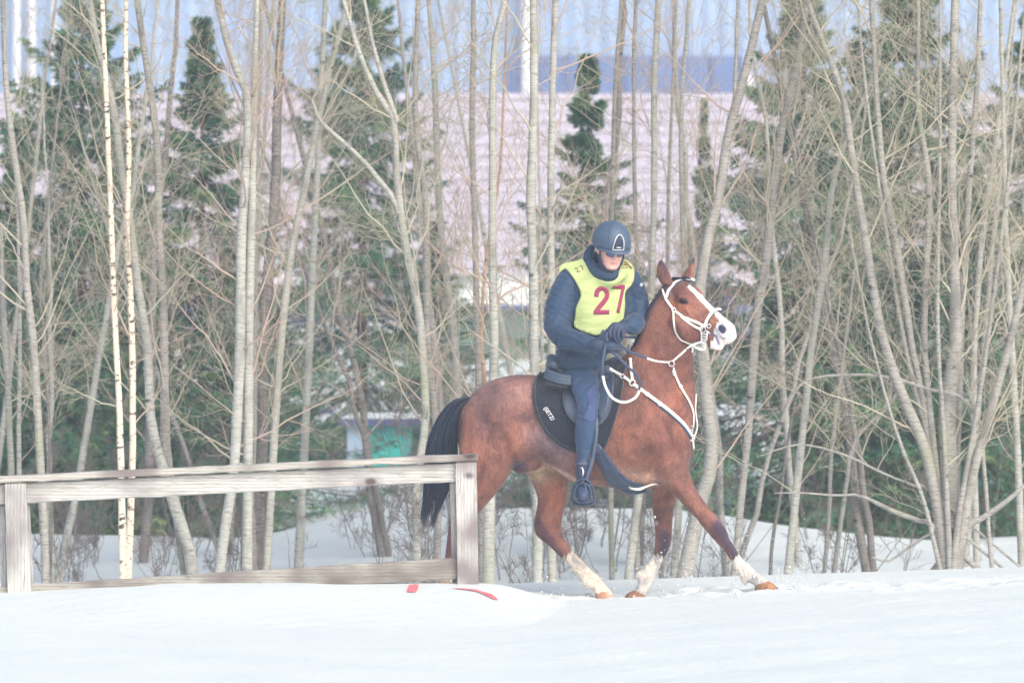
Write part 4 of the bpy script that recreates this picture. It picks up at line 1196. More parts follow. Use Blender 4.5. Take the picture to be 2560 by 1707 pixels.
# red paint marks sprayed on the bank
m, nt, b = new_mat('red_spray_paint'); M['red'] = m
n1 = noise(nt, 40, 4, .6, stretch(nt, (1, 1, 1)))
nt.links.new(ramp(nt, n1.outputs[0], [(.35, lin(235, 84, 90)), (.62, lin(240, 150, 152))]), b.inputs['Base Color']); b.inputs['Roughness'].default_value = .9
GB = bvh_of(g)
def on_snow(poly, off=.005):
    mb = MB(); bm = bmesh.new(); f = bm.faces.new([bm.verts.new((x, y, 0)) for x, y in poly]); bmesh.ops.triangulate(bm, faces=[f])
    for ax in (0, 1):
        for cc in np.arange(min(p[ax] for p in poly)+4, max(p[ax] for p in poly), 4.0):
            bmesh.ops.bisect_plane(bm, geom=bm.verts[:]+bm.edges[:]+bm.faces[:], dist=1e-4, plane_co=(cc, 0, 0) if ax == 0 else (0, cc, 0), plane_no=(1, 0, 0) if ax == 0 else (0, 1, 0))
    bm.verts.ensure_lookup_table(); vs = []
    for v_ in bm.verts:
        h = hit(GB, v_.co.x, v_.co.y); q = h[0] if h else P(v_.co.x, v_.co.y, 29); vs.append(q+Vector((0, -off*.5, off)))
    mb.add(vs, [tuple(v_.index for v_ in f.verts) for f in bm.faces]); bm.free(); return mb
sq = [(1022,1463),(1034,1461),(1047,1462),(1045,1472),(1041,1480),(1030,1481),(1017,1480),(1019,1472)]
tag(on_snow(sq).build('paint_mark', M['red']), 'square blot of red paint on the snow below the fence', 'paint mark')
st = [(1130,1470),(1165,1472),(1190,1474),(1208,1480),(1228,1485),(1240,1494),(1246,1500),(1234,1499),(1222,1493),(1206,1485),(1190,1479),(1165,1475),(1140,1472)]
tag(on_snow(st).build('paint_mark', M['red']), 'thin curved streak of red paint on the snow right of the fence', 'paint mark')

# ------------------------------------------------------------------ bare trees
def tube_batch(Pt, Rd, k=3):
    """Pt (M,n,3), Rd (M,n) -> verts, quads"""
    Mn, n, _ = Pt.shape
    t = np.gradient(Pt, axis=1); t /= np.linalg.norm(t, axis=2, keepdims=True)+1e-9
    ref = np.where(abs(t[..., 1:2]) < .9, np.array([0, 1., .05]), np.array([1., 0, 0]))
    s = np.cross(t, ref); s /= np.linalg.norm(s, axis=2, keepdims=True)+1e-9; u = np.cross(s, t)
    q = 2*np.pi*np.arange(k)/k
    V = Pt[:, :, None]+s[:, :, None]*(np.cos(q)[:, None]*Rd[:, :, None, None])+u[:, :, None]*(np.sin(q)[:, None]*Rd[:, :, None, None])
    V = V.reshape(-1, 3)
    m_, i, j = np.meshgrid(np.arange(Mn), np.arange(n-1), np.arange(k), indexing='ij')
    b0 = m_*n*k
    Q = np.stack([b0+i*k+j, b0+i*k+(j+1) % k, b0+(i+1)*k+(j+1) % k, b0+(i+1)*k+j], -1).reshape(-1, 4)
    return V, Q
def curves(S, D, L, lift, wob, n, r):
    s = np.linspace(0, 1, n)[None, :, None]
    W = np.cumsum(r.normal(0, wob, (len(S), n, 3)), axis=1)*L[:, None, None]; W -= W[:, :1]
    L_ = L[:, None, None]
    return S[:, None]+D[:, None]*L_*s+np.array([0, 0, 1.])*(lift*L_*s*s)+W
def children(C, Rd, per, lo, hi, ang, r, flatten=.6):
    """start points, directions and radii for side shoots"""
    Mn, n, _ = C.shape
    cnt = Mn*per; par = np.repeat(np.arange(Mn), per); s = r.uniform(lo, hi, cnt)
    f = s*(n-1); i = np.minimum(f.astype(int), n-2); w = (f-i)[:, None]
    S = C[par, i]*(1-w)+C[par, i+1]*w
    T = C[par, i+1]-C[par, i]; T /= np.linalg.norm(T, axis=1, keepdims=True)+1e-9
    rnd = r.normal(0, 1, (cnt, 3))*np.array([1, flatten, 1]); rnd -= T*(rnd*T).sum(1, keepdims=True)
    rnd /= np.linalg.norm(rnd, axis=1, keepdims=True)+1e-9
    a = r.uniform(ang[0], ang[1], cnt)[:, None]
    D = T*np.cos(a)+rnd*np.sin(a)
    rad = Rd[par, i]*.55
    return S, D, rad, s
def resample(poly, n):
    p = np.array(catmull([np.array(q, float) for q in poly], 6)); d = np.r_[0, np.cumsum(np.linalg.norm(np.diff(p[:, :3], axis=0), axis=1))]
    t = np.linspace(0, d[-1], n); return np.stack([np.interp(t, d, p[:, i]) for i in range(p.shape[1])], 1)
TWK = 3
def crown_mesh(trunks, r, dens=1.0, minh=.6, Lm=(.5, 1.5), twigr=.0015, thick=1.0):
    """trunks: list of (n,4) arrays x y z r"""
    VV = []; QQ = []; off = 0
    def emit(C, Rd, k):
        nonlocal off
        V, Q = tube_batch(C, Rd, k); VV.append(V); QQ.append(Q+off); off += len(V)
    L1S = []; L1D = []; L1R = []; L1L = []
    for T in trunks:
        H = T[:, 2]-T[:, 2].min(); Ln = H.max()
        nb = max(2, int((Ln-minh)*3.9*dens))
        s = r.uniform(0, 1, nb)**.9; hh = minh+(Ln-minh)*s
        o = np.argsort(H); P0 = np.stack([np.interp(hh, H[o], T[o, i]) for i in range(4)], 1)
        a = r.uniform(0, 2*np.pi, nb); el = r.uniform(.3, 1.25, nb)
        D = np.stack([np.cos(a)*np.cos(el), np.sin(a)*np.cos(el)*.7, np.sin(el)], 1); D /= np.linalg.norm(D, axis=1, keepdims=True)
        L1S.append(P0[:, :3]); L1D.append(D); L1R.append(np.clip(P0[:, 3]*r.uniform(.12, .36, nb), .003, .009)*thick)
        L1L.append(r.uniform(Lm[0], Lm[1], nb)*np.interp(hh/Ln, [0, .3, 1], [.6, 1, .75]))
    S = np.concatenate(L1S); D = np.concatenate(L1D); Rr = np.concatenate(L1R); L = np.concatenate(L1L)
    C = curves(S, D, L, .12, .014, 9, r); tp = np.linspace(1, .22, 9)
    Rd = Rr[:, None]*tp; emit(C, Rd, 5)
    S, D, rad, s = children(C, Rd, 7, .15, .98, (.5, 1.1), r)
    L2 = np.repeat(L, 7)*r.uniform(.22, .55, len(S))*(1.1-s*.5)
    C2 = curves(S, D, L2, .15, .03, 6, r); Rd2 = np.clip(rad, .0018, .006)[:, None]*np.linspace(1, .35, 6); emit(C2, Rd2, 3)
    S, D, rad, s = children(C2, Rd2, 6, .15, 1.0, (.4, 1.0), r)
    L3 = np.clip(np.repeat(L2, 6)*r.uniform(.25, .7, len(S)), .06, .45)
    C3 = curves(S, D, L3, .12, .03, 4, r); Rd3 = np.full((len(S), 4), twigr)*np.linspace(1, .6, 4); emit(C3, Rd3, 3)
    return quad_mesh('crown', np.concatenate(VV), np.concatenate(QQ))
def zg(x, Y): return float(ground(x, Y))
def trunk_pts(pl, Y, ext=True, w0=.75):
    """pl: photo points top -> bottom with width in px; extended above the frame and down into the snow"""
    pts = [list(P(x, y, Y+(d[0] if d else 0)))+[w/2/368*Y/30*w0] for x, y, w, *d in pl]
    if ext:
        a, b_ = np.array(pts[0]), np.array(pts[1]); t = (a-b_)[:3]; t /= np.linalg.norm(t)
        if a[2] > 4.0:
            q = a.copy(); q[:3] += t*1.0; q[3] *= .6; q2 = a.copy(); q2[:3] += t*2.0; q2[3] *= .25; pts = [list(q2), list(q)]+pts
        a, b_ = np.array(pts[-1]), np.array(pts[-2]); gz = zg(a[0], a[1])-.12
        if a[2] < 1.6 and a[2] > gz:
            t = (a-b_)[:3]; t = t/abs(t[2])*.6+np.array([0, 0, -.4]); t[2] = -1; q = a.copy(); q[:3] += t*(a[2]-gz); q[3] *= 1.12; pts.append(list(q))
    return resample(pts, 34)
def bare_tree(label, Y, bk, lines, dens=1.0, seed=0, twig='twig', minh=1.15, group=None, cat='tree', Lm=(.5, 1.5), name='bare_tree', thick=1.0):
    r = np.random.default_rng(1000+seed)
    Ts = [trunk_pts(l, Y) for l in lines]
    low = min(Ts, key=lambda T: T[:, 2].min()); b0 = low[np.argmin(low[:, 2])]
    root = empty(name, (b0[0], b0[1], b0[2])); tag(root, label, cat, group)
    for T in Ts:
        T = T.copy(); T[:, :2] += np.cumsum(r.normal(0, .0018, (len(T), 2)), 0)*1.0
        T[:, 3] *= 1+r.normal(0, .035, len(T))
        V, Q = tube_batch(T[None, :, :3], T[None, :, 3], 12)
        link('trunk', quad_mesh('trunk', V, Q), M[bk], root)
    me = crown_mesh(Ts, r, dens, minh, Lm, thick=thick)
    link('crown', me, M[twig], root)
    return root
D_ = lambda L: [[tuple(p) for p in l] for l in L]
T_ = [
 ('left edge aspen with a gently curved grey trunk behind the left fence post', 34.5, 'bark_grey', [[(5,0,14),(11,163,18),(19,272,20),(35,408,22),(54,544,24),(63,707,26),(80,853,27),(98,1180,28),(109,1449,30)]], 1.0),
 ('slim grey trunk hard against the left edge of the view', 36, 'bark_grey', [[(2,560,14),(8,760,20),(12,853,20),(27,1180,22),(30,1440,24)]], .8),
 ('slim pale trunk rising just right of the left fence post', 35.5, 'bark_grey', [[(40,420,9),(48,700,12),(52,853,14),(50,1180,16),(56,1440,18)]], .8),
 ('thin dark stem between the left post and the birches', 37, 'bark_dark', [[(160,180,8),(105,700,9),(117,853,11),(130,1180,12),(128,1445,14)]], .7),
 ('left one of the two white birches with black marks', 34.2, 'birch', [[(253,0,15),(259,109,16),(267,327,17),(275,544,18),(280,707,19),(288,853,20),(297,1016,21),(302,1180,22),(308,1440,28)]], .45),
 ('right one of the two white birches, whiter and straighter', 34.4, 'birch', [[(317,0,13),(318,163,16),(326,381,17),(320,599,18),(327,707,20),(332,853,22),(334,989,22),(333,1180,22),(322,1440,28)]], .45),
 ('smooth grey aspen whose trunk leans left and crosses the right birch', 34.8, 'bark_pale', [[(223,0,20),(242,109,22),(283,272,24),(305,435,24),(327,571,26),(348,735,28),(368,853,30),(376,1044,32),(403,1158,36),(440,1280,40),(463,1343,42),(479,1430,44)]], 1.0),
 ('brown grey aspen standing close to the right of the birches', 34.9, 'bark_grey', [[(343,0,20),(359,109,22),(381,245,23),(397,381,24),(400,544,25),(408,707,27),(412,853,30),(414,1016,32),(422,1174,36),(450,1300,38)]], 1.0),
 ('big pale aspen with a forked top above the middle of the fence', 34.0, 'bark_pale', [[(544,0,22),(577,136,26),(620,245,28),(615,435,30),(604,599,32),(602,853,34),(596,1016,34),(588,1180,34),(570,1300,34),(555,1425,36)], [(640,0,16),(634,218,22),(626,544,28),(620,853,30),(618,1016,32)]], 1.3),
 ('dark thick trunk standing right behind the big pale aspen', 35.2, 'bark_dark', [[(618,700,20),(618,853,28),(615,1016,34),(620,1230,42),(625,1422,56)]], .5),
 ('tall rough brown trunk above the middle of the fence', 35.6, 'bark_dark', [[(705,0,26),(694,272,30),(689,490,34),(673,653,36),(662,853,38),(656,1125,38),(645,1425,42)]], 1.2),
 ('slim grey tree between the big pale aspen and the rough brown trunk', 37, 'bark_grey', [[(656,0,14),(651,218,15),(645,380,16),(643,700,18),(640,1000,20),(642,1425,22)]], .9),
 ('grey tree leaning left above the middle of the fence', 35.4, 'bark_pale', [[(868,0,16),(858,44,18),(825,163,20),(787,326,22),(754,490,24),(722,653,24),(700,853,24),(684,1100,26),(665,1425,28)]], 1.2),
 ('pale aspen forking in a wide V left of the horse tail', 34.6, 'bark_pale', [[(860,0,14),(901,136,16),(945,234,20),(988,305,22),(994,435,24),(1015,599,26),(1048,762,28),(1060,900,28),(1068,1050,28),(1045,1200,26),(1045,1397,28)], [(907,0,10),(930,120,12),(960,220,15),(988,305,18)], [(780,250,10),(803,305,13),(885,381,15),(967,474,18),(999,530,20),(1013,599,20)]], 1.5),
 ('grey aspen passing just left of the horse tail', 35.0, 'bark_grey', [[(1043,0,15),(1037,272,18),(1054,435,22),(1064,544,22),(1066,853,24),(1090,1100,26),(1090,1397,26)]], 1.2),
 ('pale trunk ending behind the root of the horse tail', 35.8, 'bark_pale', [[(1070,0,14),(1086,218,20),(1094,490,22),(1108,653,22),(1124,762,24),(1133,853,24),(1141,984,26),(1150,1300,28)]], 1.1),
 ('slim grey trunk above the horse rump', 35.5, 'bark_grey', [[(1184,0,16),(1179,326,20),(1184,544,20),(1190,853,22),(1195,1000,24),(1200,1300,26)]], 1.1),
 ('thick ringed aspen rising above the rump and showing again below the belly', 34.3, 'bark_pale', [[(1265,0,18),(1236,136,22),(1234,435,26),(1233,653,27),(1236,853,30),(1232,1000,34),(1222,1247,40),(1220,1463,42)]], 1.3),
 ('narrow orange tinted birch just left of the thick ringed aspen', 36.5, 'bark_tan', [[(1268,0,6),(1260,218,8),(1250,435,9),(1217,653,11),(1206,853,13),(1215,960,14),(1215,1300,15)]], .5),
 ('large ringed grey aspen rising left of the rider helmet', 34.2, 'bark_pale', [[(1334,0,24),(1334,272,28),(1326,490,31),(1332,707,33),(1332,853,33),(1338,1000,34),(1342,1210,34),(1342,1465,36)]], 1.2),
 ('straight grey aspen close to the left of the rider', 34.7, 'bark_pale', [[(1392,0,22),(1383,272,22),(1381,490,24),(1383,707,25),(1383,853,26),(1383,1200,30),(1383,1463,32)]], 1.2),
 ('slim lilac grey stem straight above the helmet', 36.6, 'bark_grey', [[(1558,0,10),(1541,218,13),(1533,544,15),(1530,800,15),(1528,1100,17),(1530,1440,18)]], 1.1),
 ('second slim stem above the right shoulder of the rider', 36, 'bark_grey', [[(1590,0,12),(1585,136,13),(1585,381,14),(1590,653,15),(1590,853,16),(1590,1200,18),(1595,1440,20)]], 1.1),
 ('grey aspen rising between the rider and the horse ears', 35.2, 'bark_pale', [[(1645,0,20),(1634,218,20),(1634,490,21),(1628,707,22),(1626,853,23),(1600,1200,26),(1570,1440,30)]], 1.2),
 ('very thin stem right beside the aspen between rider and ears', 37.4, 'bark_grey', [[(1690,0,8),(1680,218,10),(1668,490,12),(1662,853,14),(1655,1250,15),(1650,1440,16)]], .9),
 ('pale slender tree standing behind the horse ears', 35.9, 'bark_pale', [[(1724,0,12),(1707,218,14),(1704,381,15),(1712,653,17),(1710,853,18),(1706,1200,22),(1690,1445,26)]], 1.1),
 ('big grey tree leaning right above the horse head', 34.4, 'bark_grey', [[(1906,0,26),(1868,163,30),(1824,326,32),(1797,490,34),(1764,626,38),(1748,750,40),(1762,950,42),(1780,1142,44),(1752,1250,50),(1712,1445,56)], [(1840,0,12),(1830,272,14),(1818,350,16)]], 1.3),
 ('grey tree leaning right of the horse head with a bent crown', 35.0, 'bark_grey', [[(2016,0,22),(1991,163,26),(1953,326,28),(1931,490,30),(1914,653,30),(1890,800,30),(1868,1100,24),(1851,1240,24),(1832,1440,24)]], 1.3),
 ('pale smooth trunk leaning in front of the right hand spruces', 34.8, 'bark_pale', [[(2200,150,10),(2110,370,16),(2078,490,20),(2061,653,22),(2029,853,24),(2015,1000,25),(2002,1125,26),(1969,1438,30)]], 1.2),
 ('thin stem right of the pale smooth leaning trunk', 35.8, 'bark_grey', [[(2150,560,6),(2108,907,11),(2078,1125,13),(2072,1289,14),(2059,1441,16)]], .8),
 ('thin stem bending right between the smooth trunk and the multi stemmed tree', 35.6, 'bark_grey', [[(2330,850,7),(2225,1005,12),(2138,1098,14),(2111,1234,15),(2083,1438,18)]], .8),
]
for i, (lb, Y, bk, ln, dn) in enumerate(T_):
    bare_tree(lb, Y, bk, ln, dn, i, twig=('twig', 'twig', 'twig_red')[i % 3], name='birch_tree' if bk in ('birch', 'bark_tan') else 'bare_tree')
big = [[(2056,98,18),(2110,245,24),(2138,435,26),(2165,599,28),(2192,762,30),(2210,853,32),(2258,989,34),(2312,1114,36),(2339,1234,40),(2358,1330,46),(2371,1435,60)],
       [(2176,0,16),(2187,218,19),(2203,435,22),(2230,571,24),(2257,735,26),(2274,853,22,.1),(2296,960,20,.1),(2315,1080,20,.1),(2345,1260,22,.1)],
       [(2296,100,14),(2296,272,17),(2323,463,20),(2317,680,22),(2312,853,22,.15),(2330,1060,24,.1),(2355,1280,26,.1)],
       [(2388,0,26),(2383,272,28),(2383,544,32),(2392,853,42),(2372,1016,60,.12),(2376,1234,62,.1),(2378,1435,66,.1)],
       [(2600,520,14),(2560,700,22),(2524,853,26),(2475,1033,30),(2432,1190,34),(2402,1343,42),(2388,1435,52)],
       [(2453,0,16),(2440,250,18),(2426,435,20),(2410,700,22,.2),(2400,900,26,.2),(2390,1200,28,.2)],
       [(2140,0,8),(2168,300,11),(2215,620,13),(2262,900,15,.1),(2320,1120,17,.1),(2356,1290,20,.1)],
       [(2560,60,9),(2530,380,12),(2490,700,14),(2452,980,16,-.1),(2412,1200,19,-.1),(2390,1350,22,-.1)],
       [(2350,40,9),(2352,420,12),(2345,800,14,-.1),(2362,1100,16,-.1),(2372,1330,20,-.1)],
       [(2120,560,6),(2180,840,9),(2250,1090,12,-.1),(2320,1270,15,-.1)],
       [(1960,1010,4),(2018,951,7),(2113,937,9),(2226,943,11),(2323,973,12),(2400,990,12),(2450,1050,14),(2458,1110,14)],
       [(1900,1140,4),(2000,1111,6),(2110,1136,8),(2203,1180,8),(2300,1220,8),(2340,1240,8)],
       [(1935,1232,4),(2010,1232,6),(2095,1238,8),(2150,1238,10),(2230,1275,16),(2310,1305,18),(2345,1325,20)],
       [(2180,1392,5),(2220,1402,8),(2270,1368,9),(2330,1330,10),(2370,1310,10)],
       [(2620,1160,8),(2560,1215,14),(2500,1265,18),(2440,1305,22),(2410,1330,24)]]
bare_tree('large grey tree with many stems fanning from one thick base at the right', 34.0, 'bark_grey', big, 1.1, 77, thick=1.1)
right_trees = [
 ('slanting pale tree near the right edge behind the many stemmed tree', 36.0, 'bark_pale', [[(2520,150,14),(2491,381,18),(2464,544,20),(2440,853,20),(2440,1100,22),(2450,1440,24)]], 1.3),
 ('pale tree at the right edge of the view', 35.2, 'bark_pale', [[(2500,0,12),(2513,463,18),(2519,653,20),(2530,853,22),(2545,1200,24),(2552,1420,26)]], 1.3),
 ('thin dark stem standing right of the near front hoof', 35.5, 'bark_dark', [[(2010,900,6),(1975,1080,8),(1952,1250,11),(1935,1345,12),(1930,1440,13)]], .6),
]
for i, (lb, Y, bk, ln, dn) in enumerate(right_trees):
    bare_tree(lb, Y, bk, ln, dn, 90+i, twig=('twig', 'twig', 'twig_dark')[i])

# thinner trees further back: five built, then copied
def copy_tree(root, loc, rz, sc, label=None):
    r_ = root.copy(); COL.objects.link(r_); r_.location = loc; r_.rotation_euler = (0, 0, rz); r_.scale = (sc, sc, sc)
    if label: r_['label'] = label
    for ch in root.children:
        c_ = ch.copy(); COL.objects.link(c_); c_.parent = r_; c_.matrix_parent_inverse = Matrix.Identity(4); c_.location = (0, 0, 0)
    return r_
def local_tree(name, label, group, H, r0, stems, dens, twig, bk, seed, minh=.5, Lm=(.4, 1.1), lean=.12, twr=.0019, wob=.02):
    r = np.random.default_rng(seed); Ts = []
    for k in range(stems):
        n = 20; s = np.linspace(0, 1, n)
        dx, dy = r.normal(0, lean, 2)*H; cx = np.cumsum(r.normal(0, wob, n))*H*.25; cx -= cx[0]
        h_ = H*(1 if k == 0 else r.uniform(.6, .95))
        Ts.append(np.stack([dx*s**1.3+cx+r.normal(0, .03)*(k > 0), dy*s, -.25+h_*s, r0*(1-.85*s)*(1 if k == 0 else .8)], 1))
    root = empty(name); tag(root, label, 'tree' if H > 2.5 else 'sapling', group)
    for T in Ts:
        V, Q = tube_batch(T[None, :, :3], T[None, :, 3], 8); link('trunk', quad_mesh('trunk', V, Q), M[bk], root)
    link('crown', crown_mesh(Ts, r, dens, minh, Lm, twr), M[twig], root)
    return root
bt_label = 'slender grey leafless tree in the thicket behind the front row of trunks'
bt_group = 'slender leafless trees of the thicket'
protos = [local_tree('bare_tree', bt_label, bt_group, 6.6+.4*k, .035+.006*(k % 3), 1+(k % 2), .8, 'twig' if k % 2 else 'twig_red', ('bark_grey', 'bark_pale', 'bark_dark')[k % 3], 300+k, 1.2, (.6, 1.6)) for k in range(6)]
r5 = np.random.default_rng(55)
spots = []
for i in range(14):
    sx = -60+i*2680/13+r5.uniform(-25, 25)
    
    spots.append((sx, r5.uniform(36.5, 42)))
for i, (sx, Y) in enumerate(spots):
    x = (sx-1280)/368*Y/30; loc = (x, Y, zg(x, Y)); rz = r5.uniform(0, 6.28); sc = r5.uniform(.85, 1.12)
    if i < 6:
        o = protos[i]; o.location = loc; o.rotation_euler = (0, 0, rz); o.scale = (sc,)*3
    else: copy_tree(protos[i % 6], loc, rz, sc)
# saplings and brush low over the snow
sp_label = 'thin dark leafless sapling sticking out of the snow among the trunks'
sp_group = 'saplings and brush in the snow under the trees'
sps = [local_tree('sapling', sp_label, sp_group, 1.0+.2*k, .006+.001*(k % 3), 2+(k % 2), 1.1, 'twig_dark', 'bark_dark', 400+k,   .25, (.15, .45), .22, .0017, .03) for k in range(6)]
for i in range(60):
    sx = r5.uniform(-40, 2600) if i > 26 else r5.uniform(60, 1850); Y = r5.uniform(34.5, 42)
    x = (sx-1280)/368*Y/30; loc = (x, Y, zg(x, Y)); rz = r5.uniform(0, 6.28); sc = r5.uniform(.7, 1.25)
    if i < 6:
        o = sps[i]; o.location = loc; o.rotation_euler = (0, 0, rz); o.scale = (sc,)*3
    else: copy_tree(sps[i % 6], loc, rz, sc)

# ------------------------------------------------------------------ spruces
def spruce(seed, H=6.0, slope=.36, rmax=1.9, nbr=190, lab='', droop=.25):
    r = np.random.default_rng(seed)
    nw = int(nbr/7*1.5); wh = H*(.04+.955*(np.arange(nw)/(nw-1.))); h = np.repeat(wh, 7)+r.normal(0, .13, nw*7)
    h = np.clip(h, .1, H*.998); nbr = len(h)
    L = np.clip((H-h)*slope, .03, rmax)*r.uniform(.5, 1.3, nbr)*(1+.2*np.sin(h*2.1+seed))+.03
    a = np.arange(nbr)*2.399+r.normal(0, .35, nbr)
    el = np.interp(h/H, [0, .5, .85, 1], [-.2, .05, .3, .75])+r.normal(0, .10, nbr)
    D = np.stack([np.cos(a)*np.cos(el), np.sin(a)*np.cos(el), np.sin(el)], 1)
    S = np.stack([0*h, 0*h, h], 1); n = 8
    s = np.linspace(0, 1, n)[None, :, None]; L_ = L[:, None, None]
    C = S[:, None]+D[:, None]*L_*s+np.array([0, 0, 1.])*L_*(-droop*s+droop*.75*s*s*s)
    VV, QQ = tube_batch(C, (.003+.0045*L)[:, None]*np.linspace(1, .25, n), 4)
    # side twigs
    per = 26
    par = np.repeat(np.arange(nbr), per); ss = np.tile(np.linspace(.12, 1, per), nbr)+r.uniform(-.015, .015, nbr*per); ss = np.clip(ss, 0, .999)
    f = ss*(n-1); i = f.astype(int); w = (f-i)[:, None]
    S2 = C[par, i]*(1-w)+C[par, i+1]*w; T = C[par, i+1]-C[par, i]; T /= np.linalg.norm(T, axis=1, keepdims=True)
    side = np.cross(T, [0, 0, 1.]); side /= np.linalg.norm(side, axis=1, keepdims=True)+1e-9
    sg = np.where(np.arange(len(par)) % 2, 1, -1)[:, None]
    D2 = T*.75+side*sg*.75+np.array([0, 0, -.38])+r.normal(0, .16, S2.shape); D2 /= np.linalg.norm(D2, axis=1, keepdims=True)
    L2 = (.035+.38*L[par]*(1.02-ss))*r.uniform(.6, 1.1, len(par))
    # needle tufts
    cnt = 14
    p2 = np.repeat(np.arange(len(par)), cnt); t = np.tile(np.linspace(.02, 1, cnt), len(par))
    base = S2[p2]+D2[p2]*(L2[p2]*t)[:, None]+np.array([0, 0, -1.])*(L2[p2]*.25*t*t)[:, None]
    dr = D2[p2]*.8+r.normal(0, .45, base.shape)*np.array([1, 1, .7]); dr /= np.linalg.norm(dr, axis=1, keepdims=True)
    ln = r.uniform(.06, .11, len(p2)); wd = r.uniform(.007, .012, len(p2))
    sd = np.cross(dr, r.normal(0, 1, base.shape)); sd /= np.linalg.norm(sd, axis=1, keepdims=True)+1e-9
    tip = base+dr*ln[:, None]; mid = base+dr*(ln*.45)[:, None]
    NV = np.stack([base, mid+sd*wd[:, None], tip, mid-sd*wd[:, None]], 1).reshape(-1, 3)
    NQ = np.arange(len(NV)).reshape(-1, 4)
    me = quad_mesh('crown', NV, NQ)
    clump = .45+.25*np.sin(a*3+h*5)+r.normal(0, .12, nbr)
    tone = np.clip(clump[par[p2]]*.7+.25*t*ss[p2]+.15*(L2[p2]*t > .12)+r.normal(0, .07, len(p2)), 0, 1)  # lit tips and shaded inner needles put into the colour, plus random variation
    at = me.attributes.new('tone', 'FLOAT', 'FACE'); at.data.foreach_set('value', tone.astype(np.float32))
    TR = np.stack([0*np.linspace(0, 1, 12), 0*np.linspace(0, 1, 12), np.linspace(-.4, H*1.01, 12), np.linspace(.085, .006, 12)], 1)
    tv, tq = tube_batch(TR[None, :, :3], TR[None, :, 3], 10)
    VT = np.concatenate([tv, VV]); QT = np.concatenate([tq, QQ+len(tv)])
    return me, quad_mesh('trunk', VT, QT)
SM = [spruce(11, 6, .38, 2.1, 168, droop=.4), spruce(12, 6, .36, 1.9, 154, droop=.35), spruce(13, 6, .34, 1.5, 133, droop=.3), spruce(14, 6, .46, 2.2, 175, droop=.45), spruce(15, 6, .36, 1.8, 133, droop=.25)]
SPR = [(40, 330, 45.5, 3, 'broad spruce at the left edge of the view'),
       (205, -120, 46.5, 0, 'tall dense spruce behind the two white birches'),
       (350, 470, 49, 4, 'short spruce filling the gap behind the birches'),
       (505, 60, 47.5, 1, 'tall spruce right of the birches with a thin grey top'),
       (905, -110, 55, 0, 'tall spruce left of the pinkish roof gap'),
       (690, 760, 55, 4, 'short spruce behind the middle of the fence'),
       (1085, 560, 55, 2, 'low spruce behind the horse rump'),
       (1470, 150, 46.5, 2, 'slim spruce right behind the rider helmet'),
       (1330, 1010, 47, 4, 'tiny spruce seen under the horse belly'),
       (1760, 260, 51, 2, 'thin sparse spruce behind the horse ears'),
       (2010, -120, 46, 1, 'tall spruce with drooping branches right of the horse head'),
       (2140, 120, 49, 0, 'wide dark spruce in the right hand group of spruces'),
       (2270, -150, 47, 0, 'tallest yellow green spruce at the upper right'),
       (2440, 430, 45.5, 3, 'lower spruce behind the many stemmed tree'),
       (2120, 660, 45.5, 3, 'short wide spruce behind the near front leg'),
       (2600, -60, 48, 1, 'spruce cut by the right edge of the view'),
       (560, 700, 45.5, 4, 'short spruce above the fence rail right of the birches'),
       (130, 620, 45.5, 3, 'short wide spruce behind the left fence post'),
       (2260, 760, 45.3, 4, 'small bushy spruce low behind the fanning stems')]
r6 = np.random.default_rng(8)
for i, (sx, sy, Y, k, lb) in enumerate(SPR):
    x = (sx-1280)/368*Y/30; z0 = zg(x, Y); top = CZ-(sy-853.5)/368*Y/30; sc = (top-z0)/6.0
    wsc = sc if top-z0 > 3 else sc*1.25
    o = empty('spruce_tree', (x, Y, z0)); tag(o, lb, 'spruce')
    o.rotation_euler = (0, 0, r6.uniform(0, 6.28)); o.scale = (wsc*(.45 if sx == 1760 else 1), wsc*(.45 if sx == 1760 else 1), sc)
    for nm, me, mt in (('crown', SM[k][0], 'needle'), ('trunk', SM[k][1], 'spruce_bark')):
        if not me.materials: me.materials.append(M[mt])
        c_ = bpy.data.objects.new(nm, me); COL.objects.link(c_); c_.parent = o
# broken branch lying low at the right
# ------------------------------------------------------------------ buildings far behind
m, nt, b = new_mat('lilac_roof_tiles'); M['roof'] = m
v = stretch(nt, (1, 1, 1))
w = nt.nodes.new('ShaderNodeTexWave'); w.bands_direction = 'Y'; w.inputs['Scale'].default_value = .55; w.inputs['Distortion'].default_value = 0
w.wave_profile = 'SAW'
nt.links.new(v, w.inputs['Vector'])
w2 = nt.nodes.new('ShaderNodeTexWave'); w2.bands_direction = 'X'; w2.inputs['Scale'].default_value = 1.1
nt.links.new(v, w2.inputs['Vector'])
c = mix(nt, lin(194, 184, 198), lin(186, 174, 190), ramp(nt, w.outputs['Fac'], [(.0, (1, 1, 1)), (.25, (0, 0, 0))]))
c = mix(nt, c, lin(202, 194, 204), noise(nt, .6, 4, .5, v).outputs[0])
nt.links.new(c, b.inputs['Base Color']); b.inputs['Roughness'].default_value = .5
M['navy_wall'] = plain('navy_wall', lin(74, 86, 128), lin(84, 94, 138), 1, .7, bmp=0)
M['brown_fascia'] = plain('brown_fascia', lin(158, 112, 96), None, 1, .7, bmp=0)
M['blue_wall'] = plain('pale_blue_cladding', lin(150, 174, 206), lin(136, 162, 198), .25, .6, bmp=0, sc=(4, 1, .3))
M['blue_window'] = plain('dark_blue_glass', lin(92, 116, 166), lin(80, 102, 154), .6, .3, bmp=0)
M['moss_wall'] = plain('moss_wall', lin(96, 120, 112), None, 2, .7, bmp=0)
M['teal'] = plain('teal_paint', lin(60, 190, 176), lin(52, 170, 164), 2, .6, bmp=0)
M['mid_blue'] = plain('mid_blue_paint', lin(88, 126, 176), None, 2, .6, bmp=0)
